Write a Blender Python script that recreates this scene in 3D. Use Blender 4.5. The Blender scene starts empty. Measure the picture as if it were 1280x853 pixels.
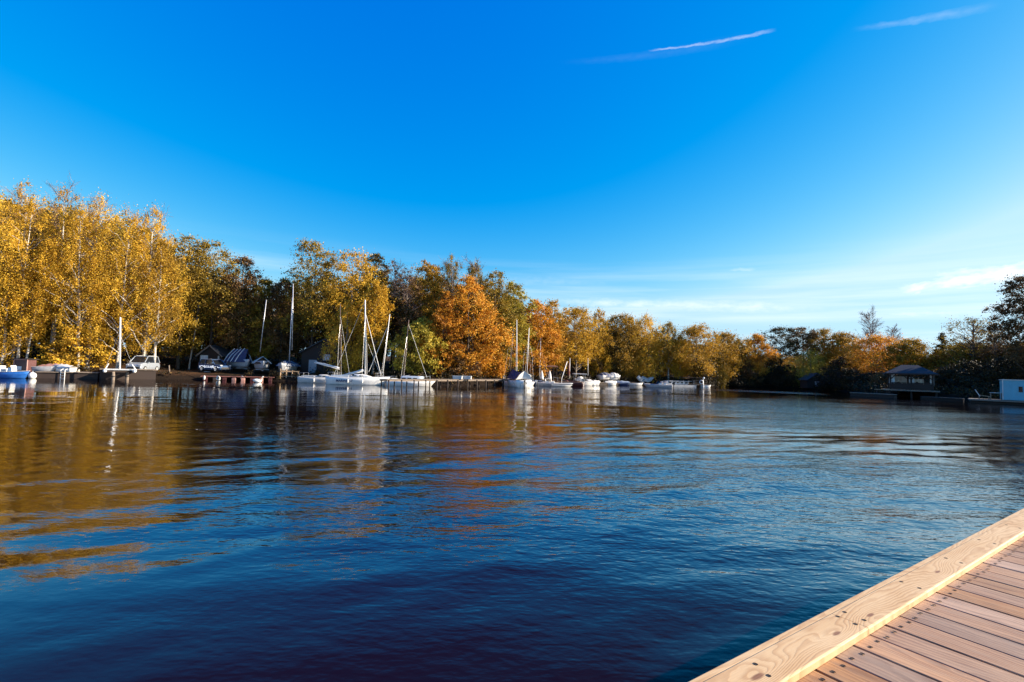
import bpy, math, random
import numpy as np
from mathutils import Vector, Matrix

PI = math.pi
R = math.radians
S = bpy.context.scene
COL = S.collection

# ------------------------------------------------------------------ camera
FPX, ROLL, HORIZON, EYE = 625.0, R(1.6), 461.0, 2.2      # focal length in photo pixels, roll, horizon row, eye height over water
PITCH = math.atan((HORIZON - 426.5) * math.cos(ROLL) / FPX)
FW = np.array([0, math.cos(PITCH), math.sin(PITCH)])
_r0 = np.array([1.0, 0, 0]); _u0 = np.cross(_r0, FW)
RT = math.cos(ROLL) * _r0 + math.sin(ROLL) * _u0
UP = np.cross(RT, FW)
cam_d = bpy.data.cameras.new('camera')
cam_d.sensor_width = 36.0
cam_d.lens = 36.0 * FPX / 1280.0
cam_d.clip_start = 0.05
cam_d.clip_end = 6000
cam = bpy.data.objects.new('camera', cam_d)
COL.objects.link(cam)
M4 = Matrix(((RT[0], UP[0], -FW[0], 0), (RT[1], UP[1], -FW[1], 0), (RT[2], UP[2], -FW[2], EYE), (0, 0, 0, 1)))
cam.matrix_world = M4
S.camera = cam

# ------------------------------------------------------------------ light and exposure
SUN_AZ, SUN_EL = R(87), R(22)        # azimuth clockwise from the view direction (+Y)
S.view_settings.view_transform = 'Standard'
S.view_settings.look = 'None'
S.view_settings.gamma = 1.0
S.view_settings.use_curve_mapping = False
S.view_settings.exposure = 1.45
sun_d = bpy.data.lights.new('sun', 'SUN')
sun_d.energy = 5.0
sun_d.angle = R(0.5)
sun_d.color = (1.0, 0.86, 0.68)
sun = bpy.data.objects.new('sun', sun_d)
COL.objects.link(sun)
SUNV = Vector((math.sin(SUN_AZ) * math.cos(SUN_EL), math.cos(SUN_AZ) * math.cos(SUN_EL), math.sin(SUN_EL)))
sun.rotation_euler = SUNV.to_track_quat('Z', 'Y').to_euler()
sun.location = (60, -20, 60)

def ray(x, y):
    return FW * FPX + RT * (x - 640) - UP * (y - 426.5)

def on(x, y, z=0.0):
    """point of the horizontal plane z that the photo shows at pixel x, y"""
    d = ray(x, y); t = (z - EYE) / d[2]
    return np.array([0, 0, EYE]) + d * t

def at(x, y, Y):
    """point at depth Y metres that the photo shows at pixel x, y"""
    d = ray(x, y)
    return np.array([0, 0, EYE]) + d * (Y / d[1])

# ------------------------------------------------------------------ node helpers
class NT:
    def __init__(s, tree):
        s.t = tree; s.n = tree.nodes; s.l = tree.links
    def node(s, typ, **kw):
        n = s.n.new(typ)
        for k, v in kw.items():
            setattr(n, k, v)
        return n
    def set(s, sock, v):
        if hasattr(v, 'is_output') or isinstance(v, bpy.types.NodeSocket):
            s.l.new(v, sock)
        else:
            sock.default_value = v
    def math(s, op, a, b=None, c=None, clamp=False):
        n = s.node('ShaderNodeMath', operation=op); n.use_clamp = clamp
        s.set(n.inputs[0], a)
        if b is not None: s.set(n.inputs[1], b)
        if c is not None: s.set(n.inputs[2], c)
        return n.outputs[0]
    def vmath(s, op, a, b=None):
        n = s.node('ShaderNodeVectorMath', operation=op)
        s.set(n.inputs[0], a)
        if b is not None: s.set(n.inputs[1], b)
        return n.outputs[0] if op not in ('DOT_PRODUCT', 'LENGTH', 'DISTANCE') else n.outputs[1]
    def noise(s, vec, scale, detail=3, rough=0.5, dist=0.0, out=0):
        n = s.node('ShaderNodeTexNoise')
        if vec is not None: s.set(n.inputs['Vector'], vec)
        n.inputs['Scale'].default_value = scale
        n.inputs['Detail'].default_value = detail
        n.inputs['Roughness'].default_value = rough
        n.inputs['Distortion'].default_value = dist
        return n.outputs[out]
    def mapr(s, v, a, b, c=0.0, d=1.0, smooth=False):
        n = s.node('ShaderNodeMapRange')
        if smooth: n.interpolation_type = 'SMOOTHSTEP'
        s.set(n.inputs[0], v)
        for i, q in enumerate((a, b, c, d)): s.set(n.inputs[i + 1], q)
        return n.outputs[0]
    def mix(s, f, a, b, blend='MIX'):
        n = s.node('ShaderNodeMix', data_type='RGBA', blend_type=blend)
        s.set(n.inputs[0], f)
        s.set(n.inputs[6], a if not isinstance(a, tuple) or len(a) == 4 else (*a, 1))
        s.set(n.inputs[7], b if not isinstance(b, tuple) or len(b) == 4 else (*b, 1))
        return n.outputs[2]
    def ramp(s, f, stops):
        n = s.node('ShaderNodeValToRGB')
        e = n.color_ramp.elements
        while len(e) < len(stops): e.new(0.5)
        for q, (p, c) in zip(e, stops):
            q.position = p; q.color = (*c, 1)
        s.set(n.inputs[0], f)
        return n.outputs[0]
    def mapping(s, vec, loc=(0, 0, 0), rot=(0, 0, 0), scale=(1, 1, 1)):
        n = s.node('ShaderNodeMapping')
        s.set(n.inputs[0], vec)
        n.inputs[1].default_value = loc; n.inputs[2].default_value = rot; n.inputs[3].default_value = scale
        return n.outputs[0]
    def sep(s, vec):
        n = s.node('ShaderNodeSeparateXYZ'); s.set(n.inputs[0], vec); return n.outputs
    def comb(s, x, y, z):
        n = s.node('ShaderNodeCombineXYZ')
        for i, q in enumerate((x, y, z)): s.set(n.inputs[i], q)
        return n.outputs[0]

# ------------------------------------------------------------------ sky
W = bpy.data.worlds.new('World')
S.world = W
W.use_nodes = True
w = NT(W.node_tree)
w.n.clear()
SKY_STRENGTH = 0.078
sky = w.node('ShaderNodeTexSky', sky_type='NISHITA')
sky.sun_disc = False
sky.sun_elevation = SUN_EL
sky.sun_rotation = SUN_AZ
sky.altitude = 200
sky.air_density = 1.0
sky.dust_density = 0.5
sky.ozone_density = 2.0
hs = w.node('ShaderNodeHueSaturation')
hs.inputs['Saturation'].default_value = 1.0
hs.inputs['Hue'].default_value = 0.5
kr_, kg_, kb_ = w.sep(sky.outputs[0])          # film-like rendering of the sky's colour
kb_ = w.math('MULTIPLY', w.math('POWER', kb_, 0.30), 2.90)
kg_ = w.math('MULTIPLY', w.math('POWER', kg_, 1.15), 0.71)
kg_ = w.math('MINIMUM', kg_, w.math('MULTIPLY', kb_, 0.82))
kr_ = w.math('MINIMUM', w.math('MULTIPLY', w.math('POWER', kr_, 2.8), 0.11), w.math('MULTIPLY', kg_, 0.66))
w.l.new(w.comb(kr_, kg_, kb_), hs.inputs['Color'])
tc = w.node('ShaderNodeTexCoord').outputs['Generated']
sx, sy, sz = w.sep(tc)
az = w.math('ARCTAN2', sx, sy)
el = w.math('ARCSINE', sz)
hs.inputs['Saturation'].default_value = 1.06
def sky_angles(px, py):
    d = ray(px, py); d = d / np.linalg.norm(d)
    return math.atan2(d[0], d[1]), math.asin(d[2])
def streak(p, q, half, soft, noise_amp, seed, gain, tail=0.15):
    """one cloud streak between two directions of the sky"""
    a0, e0 = sky_angles(*p); a1, e1 = sky_angles(*q)
    L = math.hypot(a1 - a0, e1 - e0); ux, uy = (a1 - a0) / L, (e1 - e0) / L
    da = w.math('SUBTRACT', az, a0); de = w.math('SUBTRACT', el, e0)
    u = w.math('DIVIDE', w.math('ADD', w.math('MULTIPLY', da, ux), w.math('MULTIPLY', de, uy)), L)
    v = w.math('SUBTRACT', w.math('MULTIPLY', de, ux), w.math('MULTIPLY', da, uy))
    nz = w.noise(w.comb(w.math('MULTIPLY', u, L * 60), w.math('MULTIPLY', v, 150), seed), 1.0, 5, 0.6)
    v2 = w.math('ADD', v, w.math('MULTIPLY', w.math('SUBTRACT', nz, 0.5), noise_amp))
    wid = w.math('MULTIPLY', half, w.mapr(u, 0.0, 1.0, 0.5, 1.0))
    body = w.math('SUBTRACT', 1.0, w.math('DIVIDE', w.math('ABSOLUTE', v2), wid), clamp=True)
    body = w.math('POWER', body, soft)
    ends = w.math('MULTIPLY', w.mapr(u, 0.0, tail, 0, 1, True), w.mapr(u, 1.0 - tail, 1.0, 1, 0, True))
    nz2 = w.noise(w.comb(w.math('MULTIPLY', u, L * 30), w.math('MULTIPLY', v, 60), seed + 3), 1.0, 4, 0.6)
    return w.math('MULTIPLY', w.math('MULTIPLY', body, ends), w.math('MULTIPLY', w.mapr(nz2, 0.3, 0.65, 0.35, 1.0), gain))
masks = [
    streak((808, 64), (972, 37), 0.0033, 0.7, 0.006, 1.3, 0.38, 0.12),
    streak((690, 78), (960, 40), 0.011, 1.0, 0.006, 2.1, 0.025, 0.4),
    streak((1060, 38), (1262, 3), 0.008, 0.8, 0.008, 4.7, 0.15, 0.35),
    streak((1112, 365), (1330, 330), 0.016, 0.55, 0.024, 6.2, 1.0, 0.22),
    streak((1140, 346), (1330, 332), 0.012, 0.7, 0.02, 7.9, 0.6, 0.3),
    streak((905, 338), (950, 337), 0.006, 0.8, 0.008, 9.1, 0.30, 0.4),
    streak((1080, 394), (1270, 388), 0.012, 0.8, 0.012, 11.0, 0.45, 0.3),
    streak((640, 372), (1090, 384), 0.018, 0.9, 0.012, 12.0, 0.5, 0.3),
    streak((560, 348), (800, 352), 0.022, 1.0, 0.016, 14.0, 0.16, 0.4),
]
tot = masks[0]
for m_ in masks[1:]:
    tot = w.math('MAXIMUM', tot, m_)
# thin veil of cirrus along the horizon
veil = w.noise(w.comb(w.math('MULTIPLY', az, 2.2), w.math('MULTIPLY', el, 42), 3.0), 1.0, 5, 0.55)
veil = w.math('MULTIPLY', w.mapr(veil, 0.42, 0.72, 0, 0.40), w.math('MULTIPLY', w.mapr(el, 0.03, 0.08, 0, 1, True), w.mapr(el, 0.12, 0.24, 1, 0, True)))
tot = w.math('MAXIMUM', tot, veil)
skyc = w.mix(tot, hs.outputs[0], (5.8, 6.0, 6.1, 1))
bg = w.node('ShaderNodeBackground')
bg.inputs['Strength'].default_value = SKY_STRENGTH
w.l.new(skyc, bg.inputs['Color'])
wo = w.node('ShaderNodeOutputWorld')
w.l.new(bg.outputs[0], wo.inputs['Surface'])

# ------------------------------------------------------------------ object helpers
def tag(o, label=None, cat=None, group=None, kind=None):
    if label: o['label'] = label
    if cat: o['category'] = cat
    if group: o['group'] = group
    if kind: o['kind'] = kind
    return o

def thing(name, label, cat, loc=(0, 0, 0), rz=0.0, group=None):
    o = bpy.data.objects.new(name, None)
    COL.objects.link(o)
    o.empty_display_size = 0.3
    o.location = tuple(float(q) for q in loc); o.rotation_euler = (0, 0, rz)
    return tag(o, label, cat, group)

def link_mesh(name, me, mats, parent=None):
    for m in (mats if isinstance(mats, (list, tuple)) else [mats]):
        me.materials.append(m)
    o = bpy.data.objects.new(name, me)
    COL.objects.link(o)
    if parent is not None: o.parent = parent
    return o

def np_mesh(name, V, F, mat_idx=None, attrs=None, smooth=False):
    """fast mesh from numpy arrays; F is (n,4) or (n,3)"""
    me = bpy.data.meshes.new(name)
    V = np.asarray(V, np.float32); F = np.asarray(F, np.int32)
    n, k = F.shape
    me.vertices.add(len(V)); me.vertices.foreach_set('co', V.ravel())
    me.loops.add(n * k); me.loops.foreach_set('vertex_index', F.ravel())
    me.polygons.add(n)
    me.polygons.foreach_set('loop_start', np.arange(0, n * k, k, dtype=np.int32))
    try: me.polygons.foreach_set('loop_total', np.full(n, k, np.int32))
    except Exception: pass
    if mat_idx is not None: me.polygons.foreach_set('material_index', np.asarray(mat_idx, np.int32))
    me.update(calc_edges=True)
    me.polygons.foreach_set('use_smooth', np.full(n, bool(smooth)))
    for nm, (dom, arr) in (attrs or {}).items():
        a = me.attributes.new(nm, 'FLOAT', dom); a.data.foreach_set('value', np.asarray(arr, np.float32))
    return me

class MB:
    """collects shapes, builds ONE mesh object"""
    def __init__(s): s.v = []; s.f = []; s.m = []
    def add(s, vs, fs, mat=0):
        b = len(s.v); s.v += [tuple(map(float, q)) for q in vs]
        for f in fs: s.f.append([b + i for i in f]); s.m.append(mat)
    def box(s, c, d, rz=0.0, mat=0, taper=1.0, rx=0.0, ry=0.0):
        x, y, z = d[0] / 2, d[1] / 2, d[2] / 2
        vs = [(-x, -y, -z), (x, -y, -z), (x, y, -z), (-x, y, -z), (-x * taper, -y * taper, z), (x * taper, -y * taper, z), (x * taper, y * taper, z), (-x * taper, y * taper, z)]
        m = Matrix.Translation(Vector([float(q) for q in c])) @ Matrix.Rotation(rz, 4, 'Z') @ Matrix.Rotation(ry, 4, 'Y') @ Matrix.Rotation(rx, 4, 'X')
        s.add([m @ Vector(q) for q in vs], [(0, 3, 2, 1), (4, 5, 6, 7), (0, 1, 5, 4), (1, 2, 6, 5), (2, 3, 7, 6), (3, 0, 4, 7)], mat)
    def loft(s, rings, mat=0, cap=True, closed=True, mats=None):
        n = len(rings[0]); vs = [p for r in rings for p in r]; fs = []; ms = []
        for i in range(len(rings) - 1):
            for j in range(n if closed else n - 1):
                k = (j + 1) % n
                fs.append((i * n + j, i * n + k, (i + 1) * n + k, (i + 1) * n + j)); ms.append(mats[j] if mats else mat)
        if cap and closed:
            fs.append(tuple(reversed(range(n)))); ms.append(mat)
            fs.append(tuple(range((len(rings) - 1) * n, len(rings) * n))); ms.append(mat)
        b = len(s.v); s.v += [tuple(map(float, q)) for q in vs]
        for f, m in zip(fs, ms): s.f.append([b + i for i in f]); s.m.append(m)
    def tube(s, pts, rad, n=8, mat=0):
        pts = [Vector([float(c) for c in p]) for p in pts]
        if not hasattr(rad, '__len__'): rad = [rad] * len(pts)
        rings = []
        for i, p in enumerate(pts):
            d = (pts[min(i + 1, len(pts) - 1)] - pts[max(i - 1, 0)])
            d = d.normalized() if d.length > 1e-9 else Vector((0, 0, 1))
            a = d.cross(Vector((0, 0, 1)) if abs(d.z) < 0.9 else Vector((1, 0, 0))).normalized(); b = d.cross(a)
            rings.append([p + (a * math.cos(t) + b * math.sin(t)) * rad[i] for t in [2 * PI * k / n for k in range(n)]])
        s.loft(rings, mat)
    def sphere(s, c, r, nu=12, nv=8, mat=0, z0=-1.0):
        r = r if hasattr(r, '__len__') else (r, r, r); rings = []
        for i in range(nv + 1):
            t = -PI / 2 + PI * i / nv; zz = max(math.sin(t), z0); q = math.cos(t) if math.sin(t) >= z0 else math.sqrt(max(0, 1 - z0 * z0)) * (i / max(1, nv))
            q = max(q, 0.004)
            rings.append([(c[0] + r[0] * q * math.cos(2 * PI * k / nu), c[1] + r[1] * q * math.sin(2 * PI * k / nu), c[2] + r[2] * zz) for k in range(nu)])
        s.loft(rings, mat)
    def prism(s, poly, y0, y1, mat=0):
        """poly in x,z extruded along y"""
        n = len(poly)
        vs = [(x, y0, z) for x, z in poly] + [(x, y1, z) for x, z in poly]
        fs = [tuple(range(n)), tuple(reversed(range(n, 2 * n)))] + [(i, n + i, n + (i + 1) % n, (i + 1) % n) for i in range(n)]
        s.add(vs, fs, mat)
    def build(s, name, mats, parent=None, smooth=False, bevel=0.0):
        me = bpy.data.meshes.new(name)
        me.from_pydata(s.v, [], s.f)
        me.polygons.foreach_set('material_index', s.m)
        if smooth: me.polygons.foreach_set('use_smooth', [True] * len(s.f))
        me.update()
        o = link_mesh(name, me, mats, parent)
        if bevel:
            b = o.modifiers.new('bevel', 'BEVEL'); b.width = bevel; b.segments = 2; b.limit_method = 'ANGLE'
        return o

def copy_tree(o, parent=None):
    c = o.copy(); COL.objects.link(c)
    c.parent = parent
    for ch in list(o.children): copy_tree(ch, c)
    return c

# ------------------------------------------------------------------ materials
def new_mat(name):
    m = bpy.data.materials.new(name); m.use_nodes = True
    t = NT(m.node_tree)
    return m, t, t.n['Principled BSDF']

def paint(name, col, rough=0.5, metal=0.0, var=0.18, dirt=0.0, scale=6.0, spec=0.5):
    """a coloured surface with uneven tone and a little grime"""
    m, t, b = new_mat(name)
    oc = t.node('ShaderNodeTexCoord').outputs['Object']
    n = t.noise(oc, scale, 4, 0.6)
    c = t.mix(t.mapr(n, 0.3, 0.7), tuple(q * (1 - var) for q in col), tuple(min(1, q * (1 + var * 0.6)) for q in col))
    if dirt:
        n2 = t.noise(t.mapping(oc, scale=(1.0, 1.0, 0.35)), scale * 1.7, 5, 0.7)
        c = t.mix(t.mapr(n2, 0.52, 0.72, 0, dirt), c, (0.10, 0.075, 0.05))
    t.set(b.inputs['Base Color'], c)
    t.set(b.inputs['Roughness'], t.mapr(n, 0.3, 0.7, max(0.02, rough - 0.1), rough + 0.1))
    b.inputs['Metallic'].default_value = metal
    b.inputs['Specular IOR Level'].default_value = spec
    return m

def leaf_mat(name, stops, trans=0.3):
    m, t, b = new_mat(name)
    a = t.node('ShaderNodeAttribute', attribute_name='tint').outputs['Fac']
    oi = t.node('ShaderNodeObjectInfo').outputs['Random']
    f = t.math('ADD', a, t.math('MULTIPLY', t.math('SUBTRACT', oi, 0.5), 0.22), clamp=True)
    c = t.ramp(f, stops)
    b.inputs['Roughness'].default_value = 0.6
    b.inputs['Specular IOR Level'].default_value = 0.25
    t.set(b.inputs['Base Color'], c)
    tr = t.node('ShaderNodeBsdfTranslucent'); t.set(tr.inputs['Color'], c)
    mx = t.node('ShaderNodeMixShader'); mx.inputs[0].default_value = trans
    t.l.new(b.outputs[0], mx.inputs[1]); t.l.new(tr.outputs[0], mx.inputs[2])
    t.l.new(mx.outputs[0], t.n['Material Output'].inputs['Surface'])
    return m

L_GOLD = leaf_mat('gold_leaves', [(0.0, (0.14, 0.08, 0.010)), (0.4, (0.50, 0.285, 0.022)), (0.75, (0.74, 0.47, 0.042)), (1.0, (0.80, 0.58, 0.12))], 0.36)
L_AMBER = leaf_mat('amber_leaves', [(0.0, (0.10, 0.065, 0.012)), (0.4, (0.30, 0.175, 0.018)), (0.8, (0.55, 0.30, 0.025)), (1.0, (0.62, 0.38, 0.05))], 0.35)
L_ORANGE = leaf_mat('orange_leaves', [(0.0, (0.20, 0.075, 0.014)), (0.4, (0.50, 0.21, 0.018)), (0.75, (0.72, 0.36, 0.03)), (1.0, (0.74, 0.46, 0.10))], 0.35)
L_OLIVE = leaf_mat('olive_leaves', [(0.0, (0.08, 0.058, 0.012)), (0.45, (0.23, 0.155, 0.018)), (0.8, (0.42, 0.27, 0.028)), (1.0, (0.52, 0.33, 0.04))])
L_LIME = leaf_mat('yellow_green_leaves', [(0.0, (0.11, 0.10, 0.016)), (0.45, (0.34, 0.27, 0.028)), (0.8, (0.54, 0.42, 0.05)), (1.0, (0.66, 0.42, 0.07))])
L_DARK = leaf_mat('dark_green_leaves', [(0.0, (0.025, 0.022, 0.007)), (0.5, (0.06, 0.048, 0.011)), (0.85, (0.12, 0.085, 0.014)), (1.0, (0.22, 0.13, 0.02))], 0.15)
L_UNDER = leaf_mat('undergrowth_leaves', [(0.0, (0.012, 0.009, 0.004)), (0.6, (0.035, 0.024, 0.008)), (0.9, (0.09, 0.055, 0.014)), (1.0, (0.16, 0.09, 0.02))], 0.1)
L_BROWN = leaf_mat('brown_leaves', [(0.0, (0.05, 0.03, 0.013)), (0.5, (0.14, 0.075, 0.026)), (0.85, (0.27, 0.14, 0.04)), (1.0, (0.36, 0.20, 0.06))], 0.2)

def bark_mat(name, c0, c1, flecks=None, scale=9.0):
    m, t, b = new_mat(name)
    oc = t.node('ShaderNodeTexCoord').outputs['Object']
    n = t.noise(t.mapping(oc, scale=(1, 1, 0.35)), scale, 5, 0.65)
    c = t.mix(t.mapr(n, 0.35, 0.65), c0, c1)
    if flecks:
        n2 = t.noise(t.mapping(oc, scale=(1.2, 1.2, 5.0)), 1.6, 3, 0.6)
        c = t.mix(t.mapr(n2, 0.58, 0.63), c, flecks)
    t.set(b.inputs['Base Color'], c); b.inputs['Roughness'].default_value = 0.85
    return m
BARK = bark_mat('dark_bark', (0.035, 0.024, 0.017), (0.10, 0.075, 0.055))
BARK_GREY = bark_mat('grey_bark', (0.10, 0.08, 0.065), (0.22, 0.18, 0.15))
BARK_BIRCH = bark_mat('birch_bark', (0.38, 0.35, 0.30), (0.60, 0.56, 0.49), (0.05, 0.04, 0.035))

WHITE = paint('white_gelcoat', (0.68, 0.67, 0.64), 0.3, 0, 0.06, 0.25, 2.5)
OFFWHITE = paint('weathered_white', (0.50, 0.49, 0.47), 0.5, 0, 0.15, 0.4, 3.0)
CANVAS = paint('white_canvas', (0.62, 0.61, 0.58), 0.85, 0, 0.12, 0.15, 3.0)
GREYPAINT = paint('grey_paint', (0.33, 0.34, 0.36), 0.5, 0, 0.15, 0.4)
NAVY = paint('navy_canvas', (0.02, 0.035, 0.10), 0.8, 0, 0.25, 0.0)
BLUE = paint('blue_hull_paint', (0.02, 0.12, 0.42), 0.35, 0, 0.15, 0.1)
BLUEGREY = paint('blue_grey_tarp', (0.30, 0.36, 0.44), 0.7, 0, 0.2, 0.2)
STEELBLUE = paint('steel_blue_car_paint', (0.05, 0.10, 0.20), 0.25, 0.3, 0.1, 0.15)
SILVER = paint('silver_white_car_paint', (0.27, 0.30, 0.34), 0.3, 0.2, 0.06, 0.1)
RED = paint('red_paint', (0.065, 0.010, 0.010), 0.5, 0, 0.25, 0.3)
PINKISH = paint('faded_pink_paint', (0.42, 0.21, 0.17), 0.6, 0, 0.2, 0.3)
ORANGE = paint('orange_plastic', (0.75, 0.15, 0.03), 0.4, 0, 0.1, 0.1)
BLACK = paint('black_rubber', (0.015, 0.014, 0.014), 0.7, 0, 0.3)
GLASSDK = paint('dark_window_glass', (0.012, 0.014, 0.018), 0.08, 0, 0.2, 0, 3, 0.8)
ALU = paint('aluminium', (0.62, 0.62, 0.62), 0.4, 0.5, 0.1, 0.1)
PALEPOLE = paint('pale_mast_paint', (0.80, 0.78, 0.74), 0.4, 0, 0.05)
DARKPOLE = paint('bronze_mast', (0.16, 0.11, 0.09), 0.5, 0.2, 0.2)
BROWNSAIL = paint('brown_sail_cloth', (0.14, 0.04, 0.022), 0.9, 0, 0.25)
DARKWOOD = paint('dark_stained_wood', (0.026, 0.015, 0.011), 0.8, 0, 0.3, 0, 8)
GREYWOOD = paint('weathered_wood', (0.20, 0.155, 0.12), 0.85, 0, 0.35, 0.4, 7)
TANWOOD = paint('tan_wood', (0.36, 0.24, 0.14), 0.8, 0, 0.3, 0.3, 7)
ROOFDK = paint('dark_roof_felt', (0.035, 0.04, 0.05), 0.55, 0, 0.3, 0.1)
SLATE = paint('blue_slate_roof', (0.014, 0.02, 0.033), 0.8, 0, 0.2, 0.1, 5)
TEAL = paint('pale_blue_cladding', (0.09, 0.33, 0.43), 0.5, 0, 0.08, 0.12, 2)
LAMP = paint('white_lamp_glass', (0.85, 0.84, 0.80), 0.3, 0, 0.03)
ROCK = paint('shore_rock', (0.24, 0.20, 0.17), 0.9, 0, 0.4, 0.4, 4)
YELLOW_BEAK = paint('orange_beak', (0.65, 0.22, 0.03), 0.5)
FEATHER = paint('white_feathers', (0.8, 0.79, 0.75), 0.8, 0, 0.06)
# ------------------------------------------------------------------ lake outline and terrain
# (photo column, depth in metres) of the water's edge
SHORE = [(-260, 43), (-90, 46), (0, 48), (60, 49.5), (125, 51), (195, 53.5), (250, 56), (330, 58), (372, 58), (430, 58), (480, 58), (560, 59),
         (640, 68), (700, 75), (760, 82), (830, 86), (880, 84), (905, 92), (960, 95), (1000, 92), (1060, 80), (1105, 66), (1170, 61), (1215, 58), (1300, 57)]
LAKE = [tuple(at(p[0], 465, p[1])[:2]) for p in SHORE] + [(66, 40), (72, 15), (75, -60), (-95, -60), (-90, 20)]
LAKE = np.array(LAKE)

def lake_dist(P):
    """signed distance to the shoreline, positive on land"""
    P = np.atleast_2d(np.asarray(P, float)); n = len(LAKE)
    best = np.full(len(P), 1e9); inside = np.zeros(len(P), bool)
    for i in range(n):
        a, b = LAKE[i], LAKE[(i + 1) % n]
        d = b - a; t = np.clip(((P - a) @ d) / (d @ d), 0, 1)
        q = P - (a + t[:, None] * d)
        best = np.minimum(best, np.hypot(q[:, 0], q[:, 1]))
        c = ((a[1] > P[:, 1]) != (b[1] > P[:, 1]))
        with np.errstate(divide='ignore', invalid='ignore'):
            xi = (b[0] - a[0]) * (P[:, 1] - a[1]) / (b[1] - a[1]) + a[0]
        inside ^= c & (P[:, 0] < xi)
    return np.where(inside, -best, best)

def ground_z(P):
    P = np.atleast_2d(np.asarray(P, float)); d = lake_dist(P)
    x, y = P[:, 0], P[:, 1]
    n = 0.18 * np.sin(x * 0.31 + 1.3 * np.sin(y * 0.17)) + 0.14 * np.sin(y * 0.43 + x * 0.11) + 0.06 * np.sin(x * 1.1 + y * 0.9)
    up = 0.45 * np.clip(d / 0.8, 0, 1) + 0.075 * np.clip(d, 0, 40) + 0.02 * np.clip(d - 40, 0, 200) + n * np.clip(d / 4, 0, 1)
    return np.where(d > 0, up, np.maximum(-0.35 * np.abs(d), -3.0) - 0.05)

def gz(x, y): return float(ground_z([(x, y)])[0])

def axis(a, b, lo, hi, fine, coarse):
    """grid lines: fine between lo and hi, growing coarser outside"""
    out = list(np.arange(lo, hi + fine / 2, fine)); s = fine
    while out[-1] < b: s = min(s * 1.15, coarse); out.append(out[-1] + s)
    s = fine
    while out[0] > a: s = min(s * 1.15, coarse); out.insert(0, out[0] - s)
    return np.array(out)

gx = axis(-1500, 1500, -75, 80, 0.8, 150); gy = axis(-300, 2500, 40, 105, 0.8, 150)
GX, GY = np.meshgrid(gx, gy); gp = np.stack([GX.ravel(), GY.ravel()], 1)
gzv = ground_z(gp)
nx, ny = len(gx), len(gy)
ii = (np.arange(ny - 1)[:, None] * nx + np.arange(nx - 1)[None, :]).ravel()
me = np_mesh('ground', np.column_stack([gp, gzv]), np.stack([ii, ii + 1, ii + nx + 1, ii + nx], 1), smooth=True, attrs={'near_water': ('POINT', np.exp(-np.clip(lake_dist(gp), 0, 50) / 1.3))})
m, t, b = new_mat('leaf_litter')
oc = t.node('ShaderNodeTexCoord').outputs['Object']
n1 = t.noise(oc, 0.35, 4, 0.6); n2 = t.noise(oc, 5.0, 5, 0.7)
c = t.mix(t.mapr(n1, 0.4, 0.62), (0.016, 0.011, 0.006), (0.06, 0.03, 0.014))
c = t.mix(t.mapr(n2, 0.5, 0.75), c, (0.15, 0.07, 0.025))
c = t.mix(t.mapr(t.node('ShaderNodeAttribute', attribute_name='near_water').outputs['Fac'], 0.25, 0.7, 0, 0.9), c, (0.011, 0.008, 0.006))  # ground colour gets darker towards the water's edge
t.set(b.inputs['Base Color'], c); b.inputs['Roughness'].default_value = 0.95; b.inputs['Specular IOR Level'].default_value = 0.1
bp = t.node('ShaderNodeBump'); bp.inputs['Strength'].default_value = 0.6; bp.inputs['Distance'].default_value = 0.1
t.l.new(n2, bp.inputs['Height']); t.l.new(bp.outputs[0], b.inputs['Normal'])
tag(link_mesh('ground', me, m), kind='structure')

# ------------------------------------------------------------------ water
rng = np.random.default_rng(5)
wx = axis(-110, 95, -26, 26, 0.13, 2.5); wy = axis(-55, 100, 2.5, 26, 0.10, 0.55)
WX, WY = np.meshgrid(wx, wy)
def ripples(X, Y):
    Z = np.zeros_like(X)
    mod = 0.55 + 0.45 * np.sin(X * 0.11 + 0.9 * np.sin(Y * 0.07 + 0.4) + 0.5) * np.sin(Y * 0.09 - X * 0.05 + 1.0)
    calm = 0.24 + 0.76 / (1 + np.exp(-(X + 4) / 7))        # sheltered water by the left bank
    calm = calm * (0.55 + 0.45 / (1 + np.exp(-(Y - 5.5) / 1.5)))
    calm = calm * (0.3 + 0.7 / (1 + np.exp((Y - 50) / 6)))
    calm = calm * (1 + 0.75 * np.exp(-((Y - 12) / 7.0) ** 2))
    g = np.random.default_rng(11)
    for lam in np.geomspace(0.55, 6.5, 30):
        a = R(112) + g.normal(0, 0.42)
        k = 2 * PI / lam; ph = g.uniform(0, 2 * PI)
        wob = 0.6 * np.sin(0.13 * X + 0.21 * Y + ph * 2)
        Z += 0.0125 / k * np.sin(k * (X * math.cos(a) + Y * math.sin(a)) + ph + wob) * (1.1 if lam < 1.3 else 0.85 if lam < 2.2 else 0.45)
    return Z * mod * calm * 1.0
WZ = ripples(WX, WY)
nx, ny = len(wx), len(wy)
ii = (np.arange(ny - 1)[:, None] * nx + np.arange(nx - 1)[None, :]).ravel()
me = np_mesh('lake_water', np.column_stack([WX.ravel(), WY.ravel(), WZ.ravel()]), np.stack([ii, ii + 1, ii + nx + 1, ii + nx], 1), smooth=True)
m, t, b = new_mat('lake_water')
oc = t.node('ShaderNodeTexCoord').outputs['Object']
b.inputs['Base Color'].default_value = (0.006, 0.0004, 0.0009, 1)
b.inputs['Roughness'].default_value = 0.9
b.inputs['Specular IOR Level'].default_value = 0.0
rip = t.mapping(oc, rot=(0, 0, R(-22)), scale=(0.42, 1.0, 1.0))
h1 = t.noise(rip, 2.6, 3, 0.55, 0.4)
h2 = t.noise(t.mapping(oc, rot=(0, 0, R(14)), scale=(0.5, 1.0, 1.0)), 6.5, 2, 0.5, 0.2)
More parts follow.
